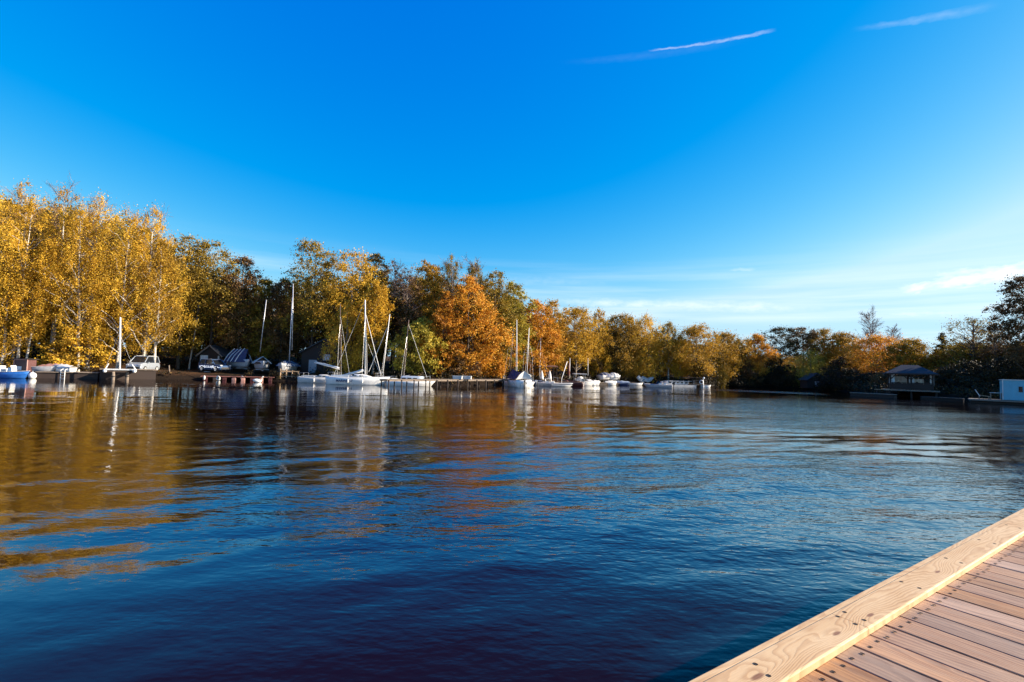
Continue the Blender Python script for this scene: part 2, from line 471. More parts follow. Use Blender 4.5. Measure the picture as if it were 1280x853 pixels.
h3 = t.noise(t.mapping(oc, rot=(0, 0, R(-8)), scale=(0.45, 1, 1)), 1.0, 2, 0.5, 0.3)
patch = t.noise(t.mapping(oc, rot=(0, 0, R(-12)), scale=(0.35, 1.0, 1.0)), 0.10, 2, 0.5)
px_, py_, pz_ = t.sep(oc)
side = t.mapr(px_, -16.0, 10.0, 0.16, 1.0, True)
amp = t.math('MULTIPLY', t.math('MULTIPLY', t.mapr(patch, 0.41, 0.59, 0.18, 1.1), side), t.mapr(py_, 36.0, 62.0, 1.0, 0.22, True))
hh = t.math('ADD', t.math('MULTIPLY', h1, 0.032), t.math('ADD', t.math('MULTIPLY', h2, 0.022), t.math('MULTIPLY', h3, 0.030)))
# a breeze-ruffled streak of water across the mouth of the inlet
s0, s1 = on(866, 486.2), on(1062, 494)
sd = (s1 - s0)[:2]; sl = float(np.hypot(*sd)); sd = sd / sl
su = t.math('ADD', t.math('MULTIPLY', t.math('SUBTRACT', px_, float(s0[0])), float(sd[0])), t.math('MULTIPLY', t.math('SUBTRACT', py_, float(s0[1])), float(sd[1])))
sv = t.math('SUBTRACT', t.math('MULTIPLY', t.math('SUBTRACT', py_, float(s0[1])), float(sd[0])), t.math('MULTIPLY', t.math('SUBTRACT', px_, float(s0[0])), float(sd[1])))
smask = t.math('MULTIPLY', t.mapr(t.math('ABSOLUTE', sv), 3.4, 5.0, 1, 0, True), t.math('MULTIPLY', t.mapr(su, 0, 2, 0, 1, True), t.mapr(su, sl - 6, sl, 1, 0, True)))
h4 = t.noise(t.mapping(oc, rot=(0, 0, R(-26)), scale=(0.6, 1.0, 1.0)), 13.0, 2, 0.5)
hh = t.math('ADD', hh, t.math('MULTIPLY', h4, 0.010))
fine = t.noise(oc, 9.0, 2, 0.6)
hh = t.math('ADD', t.math('MULTIPLY', hh, amp), t.math('MULTIPLY', t.math('MULTIPLY', fine, 0.045), smask))
bp = t.node('ShaderNodeBump'); bp.inputs['Strength'].default_value = 1.0; bp.inputs['Distance'].default_value = 1.0
t.l.new(hh, bp.inputs['Height']); t.l.new(bp.outputs[0], b.inputs['Normal'])
# mirror reflection by angle; the sidelit sky is polarised, so it fades fast towards the Brewster angle
geo = t.node('ShaderNodeNewGeometry')
cosi = t.math('ABSOLUTE', t.vmath('DOT_PRODUCT', bp.outputs[0], geo.outputs['Incoming']))
refl = t.ramp(cosi, [(p, (v, v, v)) for p, v in ((0.0, 1.0), (0.06, 0.80), (0.14, 0.66), (0.22, 0.55), (0.30, 0.39), (0.40, 0.15), (0.50, 0.045), (0.62, 0.02), (1.0, 0.02))])
gl = t.node('ShaderNodeBsdfAnisotropic') if False else t.node('ShaderNodeBsdfGlossy')
gl.inputs['Roughness'].default_value = 0.03
t.l.new(bp.outputs[0], gl.inputs['Normal'])
mx = t.node('ShaderNodeMixShader')
t.l.new(refl, mx.inputs[0]); t.l.new(b.outputs[0], mx.inputs[1]); t.l.new(gl.outputs[0], mx.inputs[2])
t.l.new(mx.outputs[0], t.n['Material Output'].inputs['Surface'])
WATER = tag(link_mesh('lake_water', me, m), kind='structure')
# ------------------------------------------------------------------ the wooden deck the photo was taken from
DECK_Z, CAP_T = 0.70, 0.045
pA, pB = on(852, 853, DECK_Z + CAP_T), on(1280, 633.8, DECK_Z + CAP_T)
DANG = math.atan2(pB[1] - pA[1], pB[0] - pA[0])
# deck frame: x along the edge, y towards the water (0 = outer edge of the fascia)
def pine(name, pale, mid, dark, knots, stretch, rings, pink):
    m, t, b = new_mat(name)
    oc = t.node('ShaderNodeTexCoord').outputs['Object']
    at_ = t.node('ShaderNodeAttribute', attribute_name='plank').outputs['Fac']
    x, y, z = t.sep(oc)
    if stretch == 'x': u, v = x, y
    else: u, v = y, x
    off = t.math('MULTIPLY', at_, 37.0)
    p2 = t.comb(t.math('ADD', t.math('MULTIPLY', u, 0.42), off), t.math('MULTIPLY', v, 3.2), off)
    warp = t.noise(p2, 1.15, 2, 0.5)
    warp2 = t.noise(t.comb(t.math('ADD', t.math('MULTIPLY', u, 3.2), off), t.math('MULTIPLY', v, 9.0), 1.0), 1.4, 2, 0.5)
    h = t.math('ADD', t.math('MULTIPLY', v, 1.2), t.math('ADD', t.math('MULTIPLY', warp, 0.55), t.math('MULTIPLY', warp2, 0.06)))
    kd = None
    if knots:
        for kx, ky, ks, ka in knots:
            dx = t.math('MULTIPLY', t.math('SUBTRACT', u, kx), 0.30 / ks); dy = t.math('MULTIPLY', t.math('SUBTRACT', v, ky), 1.0 / ks)
            r2 = t.math('ADD', t.math('MULTIPLY', dx, dx), t.math('MULTIPLY', dy, dy))
            h = t.math('ADD', h, t.math('MULTIPLY', t.math('POWER', 2.718, t.math('MULTIPLY', r2, -1.0)), ka))
            core = t.mapr(r2, 0.01, 0.07, 1.0, 0.0, True)
            kd = core if kd is None else t.math('MAXIMUM', kd, core)
    fr = t.math('FRACT', t.math('MULTIPLY', h, rings))
    late = t.math('MULTIPLY', t.mapr(fr, 0.25, 0.86, 0, 1, True), t.mapr(fr, 0.9, 1.0, 1, 0, True))   # early wood to sharp late wood
    fib = t.noise(t.comb(t.math('MULTIPLY', u, 3.0), t.math('MULTIPLY', v, 70.0 if pink else 130.0), off), 1.0, 3, 0.6)
    blot = t.noise(t.comb(t.math('ADD', t.math('MULTIPLY', u, 1.6), off), t.math('MULTIPLY', v, 6.0), 4.0), 1.0, 4, 0.6)
    c = t.mix(t.mapr(blot, 0.35, 0.68), pale, mid)
    c = t.mix(t.math('MULTIPLY', late, t.mapr(blot, 0.3, 0.7, 0.18, 0.75)), c, dark)
    c = t.mix(t.mapr(fib, 0.45, 0.75, 0, 0.22), c, dark)
    if kd is not None: c = t.mix(t.math('MULTIPLY', kd, 0.85), c, (0.16, 0.055, 0.02))
    if pink:
        g = t.noise(t.comb(t.math('ADD', t.math('MULTIPLY', u, 2.2), off), t.math('MULTIPLY', v, 15.0), 9.0), 1.0, 5, 0.65)
        c = t.mix(t.mapr(g, 0.5, 0.72, 0, 0.55), c, (0.28, 0.185, 0.12))
        g2 = t.noise(t.comb(t.math('ADD', t.math('MULTIPLY', u, 5.0), off), t.math('MULTIPLY', v, 11.0), 2.0), 1.0, 5, 0.7)
        c = t.mix(t.mapr(g2, 0.58, 0.72, 0, 0.45), c, (0.12, 0.075, 0.05))
        tone = t.node('ShaderNodeHueSaturation')
        t.set(tone.inputs['Value'], t.mapr(t.math('FRACT', t.math('MULTIPLY', at_, 7.31)), 0, 1, 0.74, 1.14))
        t.set(tone.inputs['Saturation'], t.mapr(t.math('FRACT', t.math('MULTIPLY', at_, 3.77)), 0, 1, 0.75, 1.15))
        t.set(tone.inputs['Color'], c); c = tone.outputs[0]
    t.set(b.inputs['Base Color'], c)
    b.inputs['Roughness'].default_value = 0.55
    bp = t.node('ShaderNodeBump'); bp.inputs['Strength'].default_value = 0.35; bp.inputs['Distance'].default_value = 0.003
    t.set(bp.inputs['Height'], t.math('ADD', t.math('MULTIPLY', fib, 0.8), t.math('MULTIPLY', late, 0.35)))
    t.l.new(bp.outputs[0], b.inputs['Normal'])
    return m

def deck_xy(px, py, z=DECK_Z + CAP_T):
    p = on(px, py, z); d = p - pA
    ca, sa = math.cos(DANG), math.sin(DANG)
    return d[0] * ca + d[1] * sa, -d[0] * sa + d[1] * ca

CAP_W = -0.5 * (deck_xy(976.4, 853)[1] + deck_xy(1280, 664.5)[1])
FAS = 0.045
kn = []
for (kx, ky, s, a_) in ((947, 846, 0.075, 0.16), (1046, 792, 0.06, 0.12), (1088, 769, 0.06, -0.12), (1172, 715, 0.06, 0.12)):
    q = deck_xy(kx, ky); kn.append((q[0], q[1], s, a_))
kn += [(-1.9, -0.12, 0.08, 0.2), (-3.6, -0.2, 0.07, 0.18), (8.3, -0.15, 0.08, 0.2), (11.0, -0.1, 0.07, 0.2)]
CAPW = pine('pale_new_pine', (0.62, 0.43, 0.23), (0.53, 0.33, 0.15), (0.34, 0.165, 0.06), kn, 'x', 30.0, False)
PLANKW = pine('pinkish_decking', (0.42, 0.225, 0.105), (0.32, 0.15, 0.066), (0.12, 0.048, 0.02), None, 'y', 20.0, True)
deck = thing('wooden_deck', 'pale new timber deck with a raised edge board, over the water beside the viewer', 'deck', pA * [1, 1, 0], DANG)
X0, X1, DW = -7.0, 24.0, 4.2
pitch = 0.0
starts = [deck_xy(960 + a / 6.4, 720 + b_ / 6.4, DECK_Z)[0] for a, b_ in ((350, 738), (510, 637), (655, 545), (785, 460), (905, 380))]
starts += [deck_xy(1080 + a / 6.4, 720 + b_ / 6.4, DECK_Z)[0] for a, b_ in ((345, 260), (440, 203), (525, 150), (680, 45))]
PITCHX = (starts[4] - starts[0]) / 4.0
y_in = -CAP_W
V, F, A = [], [], []
def bevel_plank(x0, x1, y0, y1, z0, z1, bv, a):
    b0 = len(V)
    for (ix, iz) in ((0, z0), (0, z1 - bv), (bv, z1), (-bv - 1, z1), (-1, z1 - bv), (-1, z0)):
        xx = (x0 + ix) if ix >= 0 else (x1 + ix + 1)
        V.append((xx, y0, iz)); V.append((xx, y1, iz)); A.extend([a, a])
    for k in range(5): F.append((b0 + 2 * k, b0 + 2 * k + 1, b0 + 2 * k + 3, b0 + 2 * k + 2))
    F.append((b0 + 10, b0 + 11, b0 + 1, b0))
    for e, rev in ((0, False), (1, True)):
        q = [b0 + 2 * k + e for k in range(6)]
        F.append((q[0], q[1], q[4], q[5]) if not rev else (q[5], q[4], q[1], q[0])); F.append((q[1], q[2], q[3], q[4]) if not rev else (q[4], q[3], q[2], q[1]))
rnd = random.Random(3)
k0 = int((X0 - starts[0]) / PITCHX)
edges = [starts[0] + k * PITCHX for k in range(k0, int((X1 - starts[0]) / PITCHX) + 1)]
GAP = 0.014
screws = []
for i in range(len(edges) - 1):
    e0, e1 = edges[i] + GAP / 2, edges[i + 1] - GAP / 2
    bevel_plank(e0, e1, -DW, -FAS - 0.01, DECK_Z - 0.032 - rnd.uniform(0, .002), DECK_Z + rnd.uniform(-0.0015, 0.0015), 0.004, rnd.random())
    for fx in (0.24, 0.76):
        for yy in (y_in - 0.062, y_in - 1.35, y_in - 2.7):
            screws.append((e0 + (e1 - e0) * fx + rnd.uniform(-.006, .006), yy + rnd.uniform(-.007, .007)))
me = np_mesh('decking', V, F, attrs={'plank': ('POINT', A)})
link_mesh('decking', me, PLANKW, deck)
def screw_disc(mb, x, y, z, r):
    n = 10
    ring = [(x + r * math.cos(2 * PI * k / n), y + r * 1.25 * math.sin(2 * PI * k / n), z) for k in range(n)]
    inner = [(x + r * .55 * math.cos(2 * PI * k / n), y + r * .7 * math.sin(2 * PI * k / n), z - 0.0012) for k in range(n)]
    mb.loft([ring, inner], cap=False); mb.add(inner, [tuple(range(n))])
RUST = paint('dark_screw_holes', (0.02, 0.010, 0.006), 0.6, 0.2, 0.4)
mb = MB()
for x, y in screws:
    if -3 < x < 12: screw_disc(mb, x, y, DECK_Z + 0.0042, 0.0095)
o = mb.build('screws', RUST, deck); o['kind'] = 'stuff'
# raised edge board in lengths butted end to end
V, F, A = [], [], []
jx = deck_xy(1060, 775)[0]
cuts = [X0, jx - 3.6, jx, jx + 3.8, jx + 7.6, jx + 11.4, X1]
def cap_board(x0, x1, a):
    b0 = len(V); bv = 0.009; z0, z1 = DECK_Z + 0.003, DECK_Z + CAP_T; y0, y1 = y_in, -FAS - 0.002
    prof = [(y0, z0), (y0, z1 - bv), (y0 + bv * .3, z1 - bv * .3), (y0 + bv, z1), (y1 - bv, z1), (y1 - bv * .3, z1 - bv * .3), (y1, z1 - bv), (y1, z0)]
    nseg = 2
    for s in range(nseg):
        xx = x0 + (x1 - x0) * s / (nseg - 1)
        for (yy, zz) in prof: V.append((xx, yy, zz)); A.append(a)
    n = len(prof)
    for k in range(n): F.append((b0 + k, b0 + n + k, b0 + n + (k + 1) % n, b0 + (k + 1) % n))
    for e in (0, 1):
        q = [b0 + e * n + k for k in range(n)]
        for tri in ((0, 1, 6, 7), (1, 2, 5, 6), (2, 3, 4, 5)):
            F.append(tuple(q[i] for i in (tri if e == 0 else tri[::-1])))
for i in range(len(cuts) - 1): cap_board(cuts[i] + 0.002, cuts[i + 1] - 0.002, 0.0)
me = np_mesh('edge_board', V, F, attrs={'plank': ('POINT', A)})
eb = link_mesh('edge_board', me, CAPW, deck)
mb = MB()
for (sx_, sy_) in ((944.5, 830.5), (961, 845), (1047.5, 771), (1056, 765.5), (1069.5, 780.5), (1080.5, 775.5), (1127, 727.5), (1149.5, 735.5), (1182.5, 698), (1202, 704), (1224, 675), (1243.5, 680), (1258, 656.5), (1275, 660.5)):
    q = deck_xy(sx_, sy_); screw_disc(mb, q[0], q[1], DECK_Z + CAP_T + 0.002, 0.010)
for k in range(8):
    for yy in (-0.10, -0.22): screw_disc(mb, 6.3 + 0.9 * k, yy, DECK_Z + CAP_T + 0.002, 0.010)
for k in range(5):
    for yy in (-0.10, -0.22): screw_disc(mb, -0.6 - 0.95 * k, yy, DECK_Z + CAP_T + 0.002, 0.010)
mb.build('edge_screws', RUST, deck)['kind'] = 'stuff'
mb = MB()
mb.box(((X0 + X1) / 2, -FAS / 2, DECK_Z - 0.07), (X1 - X0, FAS, 0.21))
me_o = mb.build('fascia_board', CAPW, deck, bevel=0.007)
mb = MB()
for yy in (-0.5, -1.6, -2.7, -3.8): mb.box(((X0 + X1) / 2, yy, DECK_Z - 0.12), (X1 - X0, 0.08, 0.17))
mb.build('joists', DARKWOOD, deck)
for xx in np.arange(X0 + 1, X1, 3.2):
    for yy in (-0.4, -3.7):
        mb = MB(); mb.tube([(xx, yy, -1.6), (xx, yy, DECK_Z - 0.2)], 0.11, 10); mb.build('pile', DARKWOOD, deck, smooth=True)
# ------------------------------------------------------------------ trees
def profile(kind, t):
    """relative crown radius at height t (0 crown base, 1 top)"""
    t = np.clip(t, 0, 1)
    if kind == 'round': return np.sqrt(np.clip(1 - (np.abs(t - 0.45) / 0.56) ** 2.2, 0, 1))
    if kind == 'birch': return np.clip((0.55 + 1.25 * t), 0, 1) * np.clip((1 - t) * 2.4, 0, 1) ** 0.55
    if kind == 'column': return np.clip(0.6 + 2.0 * t, 0, 1) * np.clip((1 - t) * 3.2, 0, 1) ** 0.6
    if kind == 'cone': return np.clip(0.35 + 4 * t, 0, 1) * np.clip(1 - t, 0, 1) ** 0.75
    if kind == 'egg': return np.clip(0.45 + 2.2 * t, 0, 1) * np.clip((1 - t) * 2.0, 0, 1) ** 0.6
    if kind == 'bush': return np.sqrt(np.clip(1 - t ** 2.2, 0, 1))
    return np.ones_like(t)

def leaves(g, C, rc, per, size, squash, droop):
    """leaf-sized quads scattered through every clump: C (n,3) clump centres"""
    n = len(C) * per
    u = g.normal(size=(n, 3)); u /= np.linalg.norm(u, axis=1)[:, None]
    rr = np.minimum(np.abs(g.normal(0, 0.75, n)), 1.7)
    cen = np.repeat(C, per, 0); r = np.repeat(rc, per)
    off = u * (rr * r)[:, None] * np.array([1, 1, squash])
    off[:, 2] -= droop * r * (g.uniform(0, 1, n) ** 2)
    P = cen + off
    nrm = g.normal(size=(n, 3)) * 0.75 + u * 0.55 + np.array([0, 0, 0.25])
    nrm /= np.linalg.norm(nrm, axis=1)[:, None]
    a = np.cross(nrm, g.normal(size=(n, 3))); a /= np.linalg.norm(a, axis=1)[:, None] + 1e-9
    b = np.cross(nrm, a)
    s = size * g.uniform(0.55, 1.25, n)[:, None]
    V = np.stack([P - a * s * 0.5, P + b * s * 0.36 - nrm * s * .06, P + a * s * 0.5, P - b * s * 0.36 - nrm * s * .06], 1).reshape(-1, 3)
    F = np.arange(4 * n).reshape(n, 4)
    return V, F, n

def tube_np(pts, rad, n=6):
    pts = np.asarray(pts, float); rad = np.asarray(rad, float); k = len(pts)
    d = np.gradient(pts, axis=0); d /= np.linalg.norm(d, axis=1)[:, None] + 1e-9
    ref = np.where(np.abs(d[:, 2:3]) < 0.9, np.array([[0, 0, 1.0]]), np.array([[1.0, 0, 0]]))
    a = np.cross(d, ref); a /= np.linalg.norm(a, axis=1)[:, None]; b = np.cross(d, a)
    th = 2 * PI * np.arange(n) / n
    V = (pts[:, None] + (a[:, None] * np.cos(th)[None, :, None] + b[:, None] * np.sin(th)[None, :, None]) * rad[:, None, None]).reshape(-1, 3)
    F = []
    for i in range(k - 1):
        for j in range(n): F.append((i * n + j, i * n + (j + 1) % n, (i + 1) * n + (j + 1) % n, (i + 1) * n + j))
    return V, np.array(F)

def merge(parts):
    V, F, o = [], [], 0
    for v, f in parts:
        V.append(v); F.append(np.asarray(f) + o); o += len(v)
    return np.concatenate(V), np.concatenate(F)

def tree_meshes(seed, H, Wd, kind, base=0.25, n_cl=70, per=110, leaf=0.2, clump=0.13, squash=0.8, droop=0.0, lean=(0, 0), trunk_r=None, limbs=16, bare=0, lobes=3, hollow=0.35, skew=(0, 0)):
    """returns (trunk V,F), (crown V,F,tint), (twigs V,F or None) in local coordinates, base at the origin"""
    g = np.random.default_rng(seed)
    tr = trunk_r or H * (0.0085 if kind == 'birch' else 0.0115)
    hs_ = np.linspace(0, 1, 9)
    wob = np.cumsum(g.normal(0, 0.012 * H / 9 * 2.2, (9, 2)), 0) * np.array([1, 1])
    wob -= wob[0]
    TP = np.column_stack([lean[0] * hs_ * H + wob[:, 0], lean[1] * hs_ * H + wob[:, 1], hs_ * H * 0.93 - 0.3 * (1 - hs_)])
    def tp(z):
        q = np.clip(z / (H * 0.93), 0, 1); return np.array([np.interp(q, hs_, TP[:, i]) for i in range(3)])
    parts = [tube_np(TP, tr * (1 - hs_) ** 0.8 + 0.015 + tr * 0.3 * np.exp(-hs_ * 40), 8)]
    zb, zt = base * H, H
    # clump centres in an uneven envelope
    C, rc, need = [], [], n_cl
    ph = g.uniform(0, 2 * PI, (lobes + 3, 2))
    tries = 0
    while need > 0 and tries < n_cl * 40:
        tries += 1
        tt = g.uniform(0, 1); pr = float(profile(kind, np.array([tt]))[0])
        if g.uniform() > pr * 0.9 + 0.12: continue
        a = g.uniform(0, 2 * PI)
        lump = 1.0
        for i in range(lobes): lump += 0.16 * math.sin((i + 2) * a + ph[i, 0] + 7 * (i % 2 + 1) * tt + ph[i, 1])
        rho = Wd / 2 * pr * lump * (hollow + (1 - hollow) * g.uniform() ** 0.55) 
        cr = clump * Wd * g.uniform(0.6, 1.25) * (0.65 + 0.35 * pr)
        rho = max(0.0, rho - cr * 0.55)
        z = zb + (zt - zb) * tt
        p0 = tp(z)
        C.append((p0[0] + rho * math.cos(a) + skew[0] * Wd * tt, p0[1] + rho * math.sin(a) + skew[1] * Wd * tt, min(z, H - cr * 0.5))); rc.append(cr); need -= 1
    C = np.array(C); rc = np.array(rc)
    # limbs from the trunk to some of the clumps
    order = g.permutation(len(C))[:limbs]
    for i in order:
        e = C[i]; hr = math.hypot(e[0], e[1]); z0 = max(H * 0.12, min(e[2] - 0.6 * hr - 0.03 * H, H * 0.86)) 
        s0_ = tp(z0); q = np.linspace(0, 1, 5)[:, None]
        pts = s0_ * (1 - q) + e * q; pts[:, 2] += np.sin(q[:, 0] * PI) * 0.10 * hr * (1 if droop > 0 else -0.3)
        pts[1:4] += g.normal(0, 0.05 * hr + 0.01, (3, 3))
        r0 = tr * (0.42 * (1 - z0 / H) + 0.10)
        parts.append(tube_np(pts, np.linspace(r0, 0.015, 5), 5))
    V, F, n = leaves(g, C, rc, per, leaf, squash, droop)
    ct = g.uniform(0.15, 0.85, len(C))                    # some clumps have turned further than others
    ctint = np.repeat(ct, per) * 0.55 + g.uniform(0, 0.45, n)
    tint = np.clip(ctint, 0, 1)
    tw = None
    if bare:
        tp_ = []
        for i in range(bare):
            tt = g.uniform(0.35, 0.9); a = g.uniform(0, 2 * PI); z0 = zb + (zt - zb) * tt
            s0_ = tp(z0); L = H * 0.16 * g.uniform(0.5, 1.2) * (1.2 - 0.5 * tt)
            el_ = g.uniform(0.5, 1.25)
            d = np.array([math.cos(a) * math.cos(el_), math.sin(a) * math.cos(el_), math.sin(el_)])
            e = s0_ + d * L
            tp_.append(tube_np(np.array([s0_, s0_ * 0.5 + e * 0.5 + g.normal(0, 0.06 * L, 3), e]), [tr * 0.22, tr * .14 + .008, 0.010], 3))
            for j in range(9):
                f0 = g.uniform(0.3, 1.0); s1_ = s0_ * (1 - f0) + e * f0
                d2 = d + g.normal(0, 0.5, 3); d2[2] += 0.25; d2 /= np.linalg.norm(d2)
                e2 = s1_ + d2 * L * g.uniform(0.2, 0.5)
                tp_.append(tube_np(np.array([s1_, (s1_ + e2) / 2 + g.normal(0, 0.02 * L, 3), e2]), [0.016, 0.012, 0.007], 3))
                for k in range(3):
                    f1 = g.uniform(0.3, 1.0); s2_ = s1_ * (1 - f1) + e2 * f1
                    d3 = d2 + g.normal(0, 0.6, 3); d3 /= np.linalg.norm(d3); e3 = s2_ + d3 * L * g.uniform(0.1, 0.22)
                    tp_.append(tube_np(np.array([s2_, e3]), [0.009, 0.006], 3))
        tw = merge(tp_)
    return merge(parts), (V, F, tint), tw

PRE = {
    'birch': dict(kind='birch', base=0.13, n_cl=180, per=130, leaf=0.132, clump=0.10, squash=1.5, droop=1.0, limbs=40, hollow=0.45),
    'tallbirch': dict(kind='egg', base=0.28, n_cl=180, per=120, leaf=0.138, clump=0.10, squash=1.4, droop=0.8, limbs=34, bare=12, hollow=0.42),
    'oak': dict(kind='round', base=0.12, n_cl=230, per=100, leaf=0.20, clump=0.125, squash=0.75, limbs=22),
    'maple': dict(kind='egg', base=0.04, n_cl=229, per=85, leaf=0.221, clump=0.095, squash=0.7, limbs=22, hollow=0.45),
    'poplar': dict(kind='column', base=0.04, n_cl=202, per=80, leaf=0.187, clump=0.12, squash=1.5, droop=0.5, limbs=18, hollow=0.3),
    'weeping': dict(kind='egg', base=0.0, n_cl=148, per=80, leaf=0.170, clump=0.12, squash=1.7, droop=1.3, limbs=16),
    'bush': dict(kind='bush', base=0.0, n_cl=121, per=80, leaf=0.204, clump=0.13, squash=0.75, limbs=10),
    'pine': dict(kind='round', base=0.5, n_cl=121, per=90, leaf=0.204, clump=0.14, squash=0.5, limbs=16),
    'spruce': dict(kind='cone', base=0.08, n_cl=148, per=80, leaf=0.187, clump=0.12, squash=0.5, droop=0.3, limbs=12),
    'sparse': dict(kind='round', base=0.16, n_cl=108, per=45, leaf=0.170, clump=0.11, squash=0.7, limbs=40, bare=26),
    'naked': dict(kind='birch', base=0.25, n_cl=35, per=14, leaf=0.136, clump=0.10, squash=1.0, limbs=18, bare=60),
}
TWIG = bark_mat('grey_twigs', (0.15, 0.10, 0.085), (0.30, 0.22, 0.19))
_seed = [100]
def shore_depth(px):
    return float(np.interp(px, [q[0] for q in SHORE], [q[1] for q in SHORE]))
def tree(label, px, top, wpx, D, pre, leafm, bark=None, name='tree', group=None, base_px=None, lean=(0, 0), **kw):
    """one tree: trunk at photo column px and depth D, its top at row top, crown wpx photo pixels wide"""
    _seed[0] += 1
    bx = base_px if base_px is not None else px
    D = max(D + (4 if px < 200 else 0), shore_depth(bx) + (1.6 if px > 884 else 9.0 if 212 < px < 372 else 3.6))
    P = at(bx, 460, D); x, y = P[0], P[1]
    z0 = gz(x, y)
    ptop = at(px, top, D)
    H = ptop[2] - z0
    arg = dict(PRE[pre]); arg.update(kw)
    if base_px is not None: lean = ((ptop[0] - x) / H, lean[1])
    (tv, tf), (cv, cf, ti), tw = tree_meshes(_seed[0], H, wpx * 1.2 * D / FPX, lean=lean, **arg)
    r = thing(name, label, 'bush' if pre == 'bush' else 'tree', (x, y, z0), 0, group)
    bark = bark or (BARK_BIRCH if 'birch' in pre else BARK)
    link_mesh('trunk', np_mesh('trunk', tv, tf, smooth=True), bark, r)
    link_mesh('crown', np_mesh('crown', cv, cf, attrs={'tint': ('FACE', ti)}), leafm, r)
    if tw is not None: link_mesh('twigs', np_mesh('twigs', *tw), TWIG, r)
    return r

# -- golden birches on the bank by the blue boat
T = tree
T('golden birch cut by the picture edge above the blue motorboat', -28, 238, 95, 45, 'birch', L_GOLD, name='birch_tree')
T('tallest golden birch, its thin grey tip highest above the blue motorboat', 16, 226, 80, 51, 'tallbirch', L_GOLD, name='birch_tree', trunk_r=0.12)
T('golden birch with a leaning white trunk rising behind the red kiosk', 44, 252, 66, 45, 'birch', L_GOLD, name='birch_tree', base_px=21, base=0.22, trunk_r=0.12)
T('slim golden birch with a second thin white trunk just beside the leaning one', 58, 300, 42, 46.5, 'birch', L_GOLD, name='birch_tree', base_px=31, base=0.25, trunk_r=0.10)
T('tall golden birch with a bare grey tip, second highest on the birch bank', 62, 232, 70, 54, 'tallbirch', L_AMBER, name='birch_tree')
T('golden birch with one straight white trunk above the drooping yellow bush', 102, 262, 70, 45.5, 'birch', L_GOLD, name='birch_tree', base_px=98, base=0.18, trunk_r=0.12)
T('broad golden birch behind the straight white trunk', 108, 243, 85, 52, 'tallbirch', L_GOLD, name='birch_tree')
T('golden birch whose crown reaches over the white catamaran mast', 146, 258, 82, 49, 'birch', L_GOLD, name='birch_tree', base=0.14, trunk_r=0.11)
T('rounded golden birch at the end of the birch bank, beside the dark trees', 180, 258, 76, 53, 'tallbirch', L_GOLD, name='birch_tree', base=0.14)
T('lower amber birch leaning out over the white van', 192, 300, 52, 49, 'birch', L_AMBER, name='birch_tree', base=0.24)
T('low yellow-green birch at the water edge behind the blue motorboat', 2, 325, 62, 43.5, 'weeping', L_GOLD, BARK_BIRCH, name='birch_tree')
T('drooping yellow bush with layered branches on the leafy bank', 96, 408, 62, 43, 'bush', L_GOLD, name='yellow_bush', base=0.12, squash=0.4, n_cl=81)
T('small orange-yellow shrub on the leafy slope behind the covered boats', 70, 425, 30, 44, 'bush', L_AMBER, name='yellow_bush', base=0.2, n_cl=54)
# -- dark trees behind the cove
T('dark tree with an amber top standing next to the last golden birch', 222, 296, 66, 58, 'oak', L_OLIVE)
T('broad dark tree with a sunlit olive dome above the gabled shed', 262, 304, 78, 57, 'oak', L_OLIVE, base=0.25)
T('dark tree with a rust-tinged top above the tarpaulin boat', 296, 322, 52, 59, 'oak', L_BROWN, base=0.2)
T('small dark tree low in the skyline gap, behind the leaning bare mast', 326, 349, 42, 64, 'oak', L_OLIVE)
T('brownish tree in the skyline gap just before the tall olive tree', 350, 349, 40, 65, 'oak', L_BROWN)
T('thin white birch trunk leaning in the deep shade above the gabled shed', 250, 372, 16, 54, 'tallbirch', L_DARK, name='birch_tree', base_px=236, base=0.6, n_cl=40, trunk_r=0.10, bare=0)
# -- the middle of the shore
T('tall dark olive tree with amber tips beside the skyline gap', 388, 302, 66, 67, 'oak', L_OLIVE, base=0.27, n_cl=216)
T('tall golden tree crowning the dark boathouse, lit on one side', 434, 314, 78, 67, 'oak', L_GOLD, BARK_GREY, base=0.24, n_cl=216)
T('bright pendulous golden tree hanging down almost to the sailboats', 432, 374, 44, 55, 'weeping', L_GOLD, BARK_GREY)
T('golden branchy tree just past the tall white mast', 466, 350, 34, 60, 'poplar', L_GOLD, BARK_GREY, base=0.3)
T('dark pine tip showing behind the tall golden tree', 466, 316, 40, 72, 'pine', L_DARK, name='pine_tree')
T('brown half-bare tree behind the crossing stays', 492, 326, 46, 70, 'sparse', L_BROWN, BARK_GREY, n_cl=175)
T('purplish brown thinning tree above the two crossed masts', 505, 338, 46, 66, 'sparse', L_BROWN, BARK_GREY, n_cl=175)
T('amber round-topped oak breaking the skyline above the brown tree', 530, 326, 42, 69, 'oak', L_AMBER)
T('olive tree with bare feathery tips, tallest of the middle wood', 560, 318, 50, 70, 'tallbirch', L_OLIVE, BARK_GREY, bare=30)
T('olive birch with thin bare tips behind the orange maples', 590, 326, 44, 68, 'tallbirch', L_OLIVE, bare=26)
T('olive-green tree at the step of the skyline, above the pier', 618, 338, 54, 64, 'oak', L_OLIVE, n_cl=202)
T('yellow-green bushy tree behind the grey cabin tarp boat', 524, 398, 62, 54, 'maple', L_LIME)
T('large bright orange maple standing over the pier', 584, 346, 72, 57, 'maple', L_ORANGE, n_cl=297)
T('narrower orange maple between the green bushy tree and the large orange maple', 553, 364, 42, 59, 'maple', L_ORANGE)
T('lower orange-yellow maple by the end of the pier', 616, 396, 44, 56.5, 'maple', L_ORANGE)
T('dull pink-brown bush under the orange maples, behind the white boxes', 572, 425, 46, 55, 'bush', L_BROWN)
T('olive tree with yellow edges just behind the masts by the tent boat', 640, 352, 46, 64, 'oak', L_LIME)
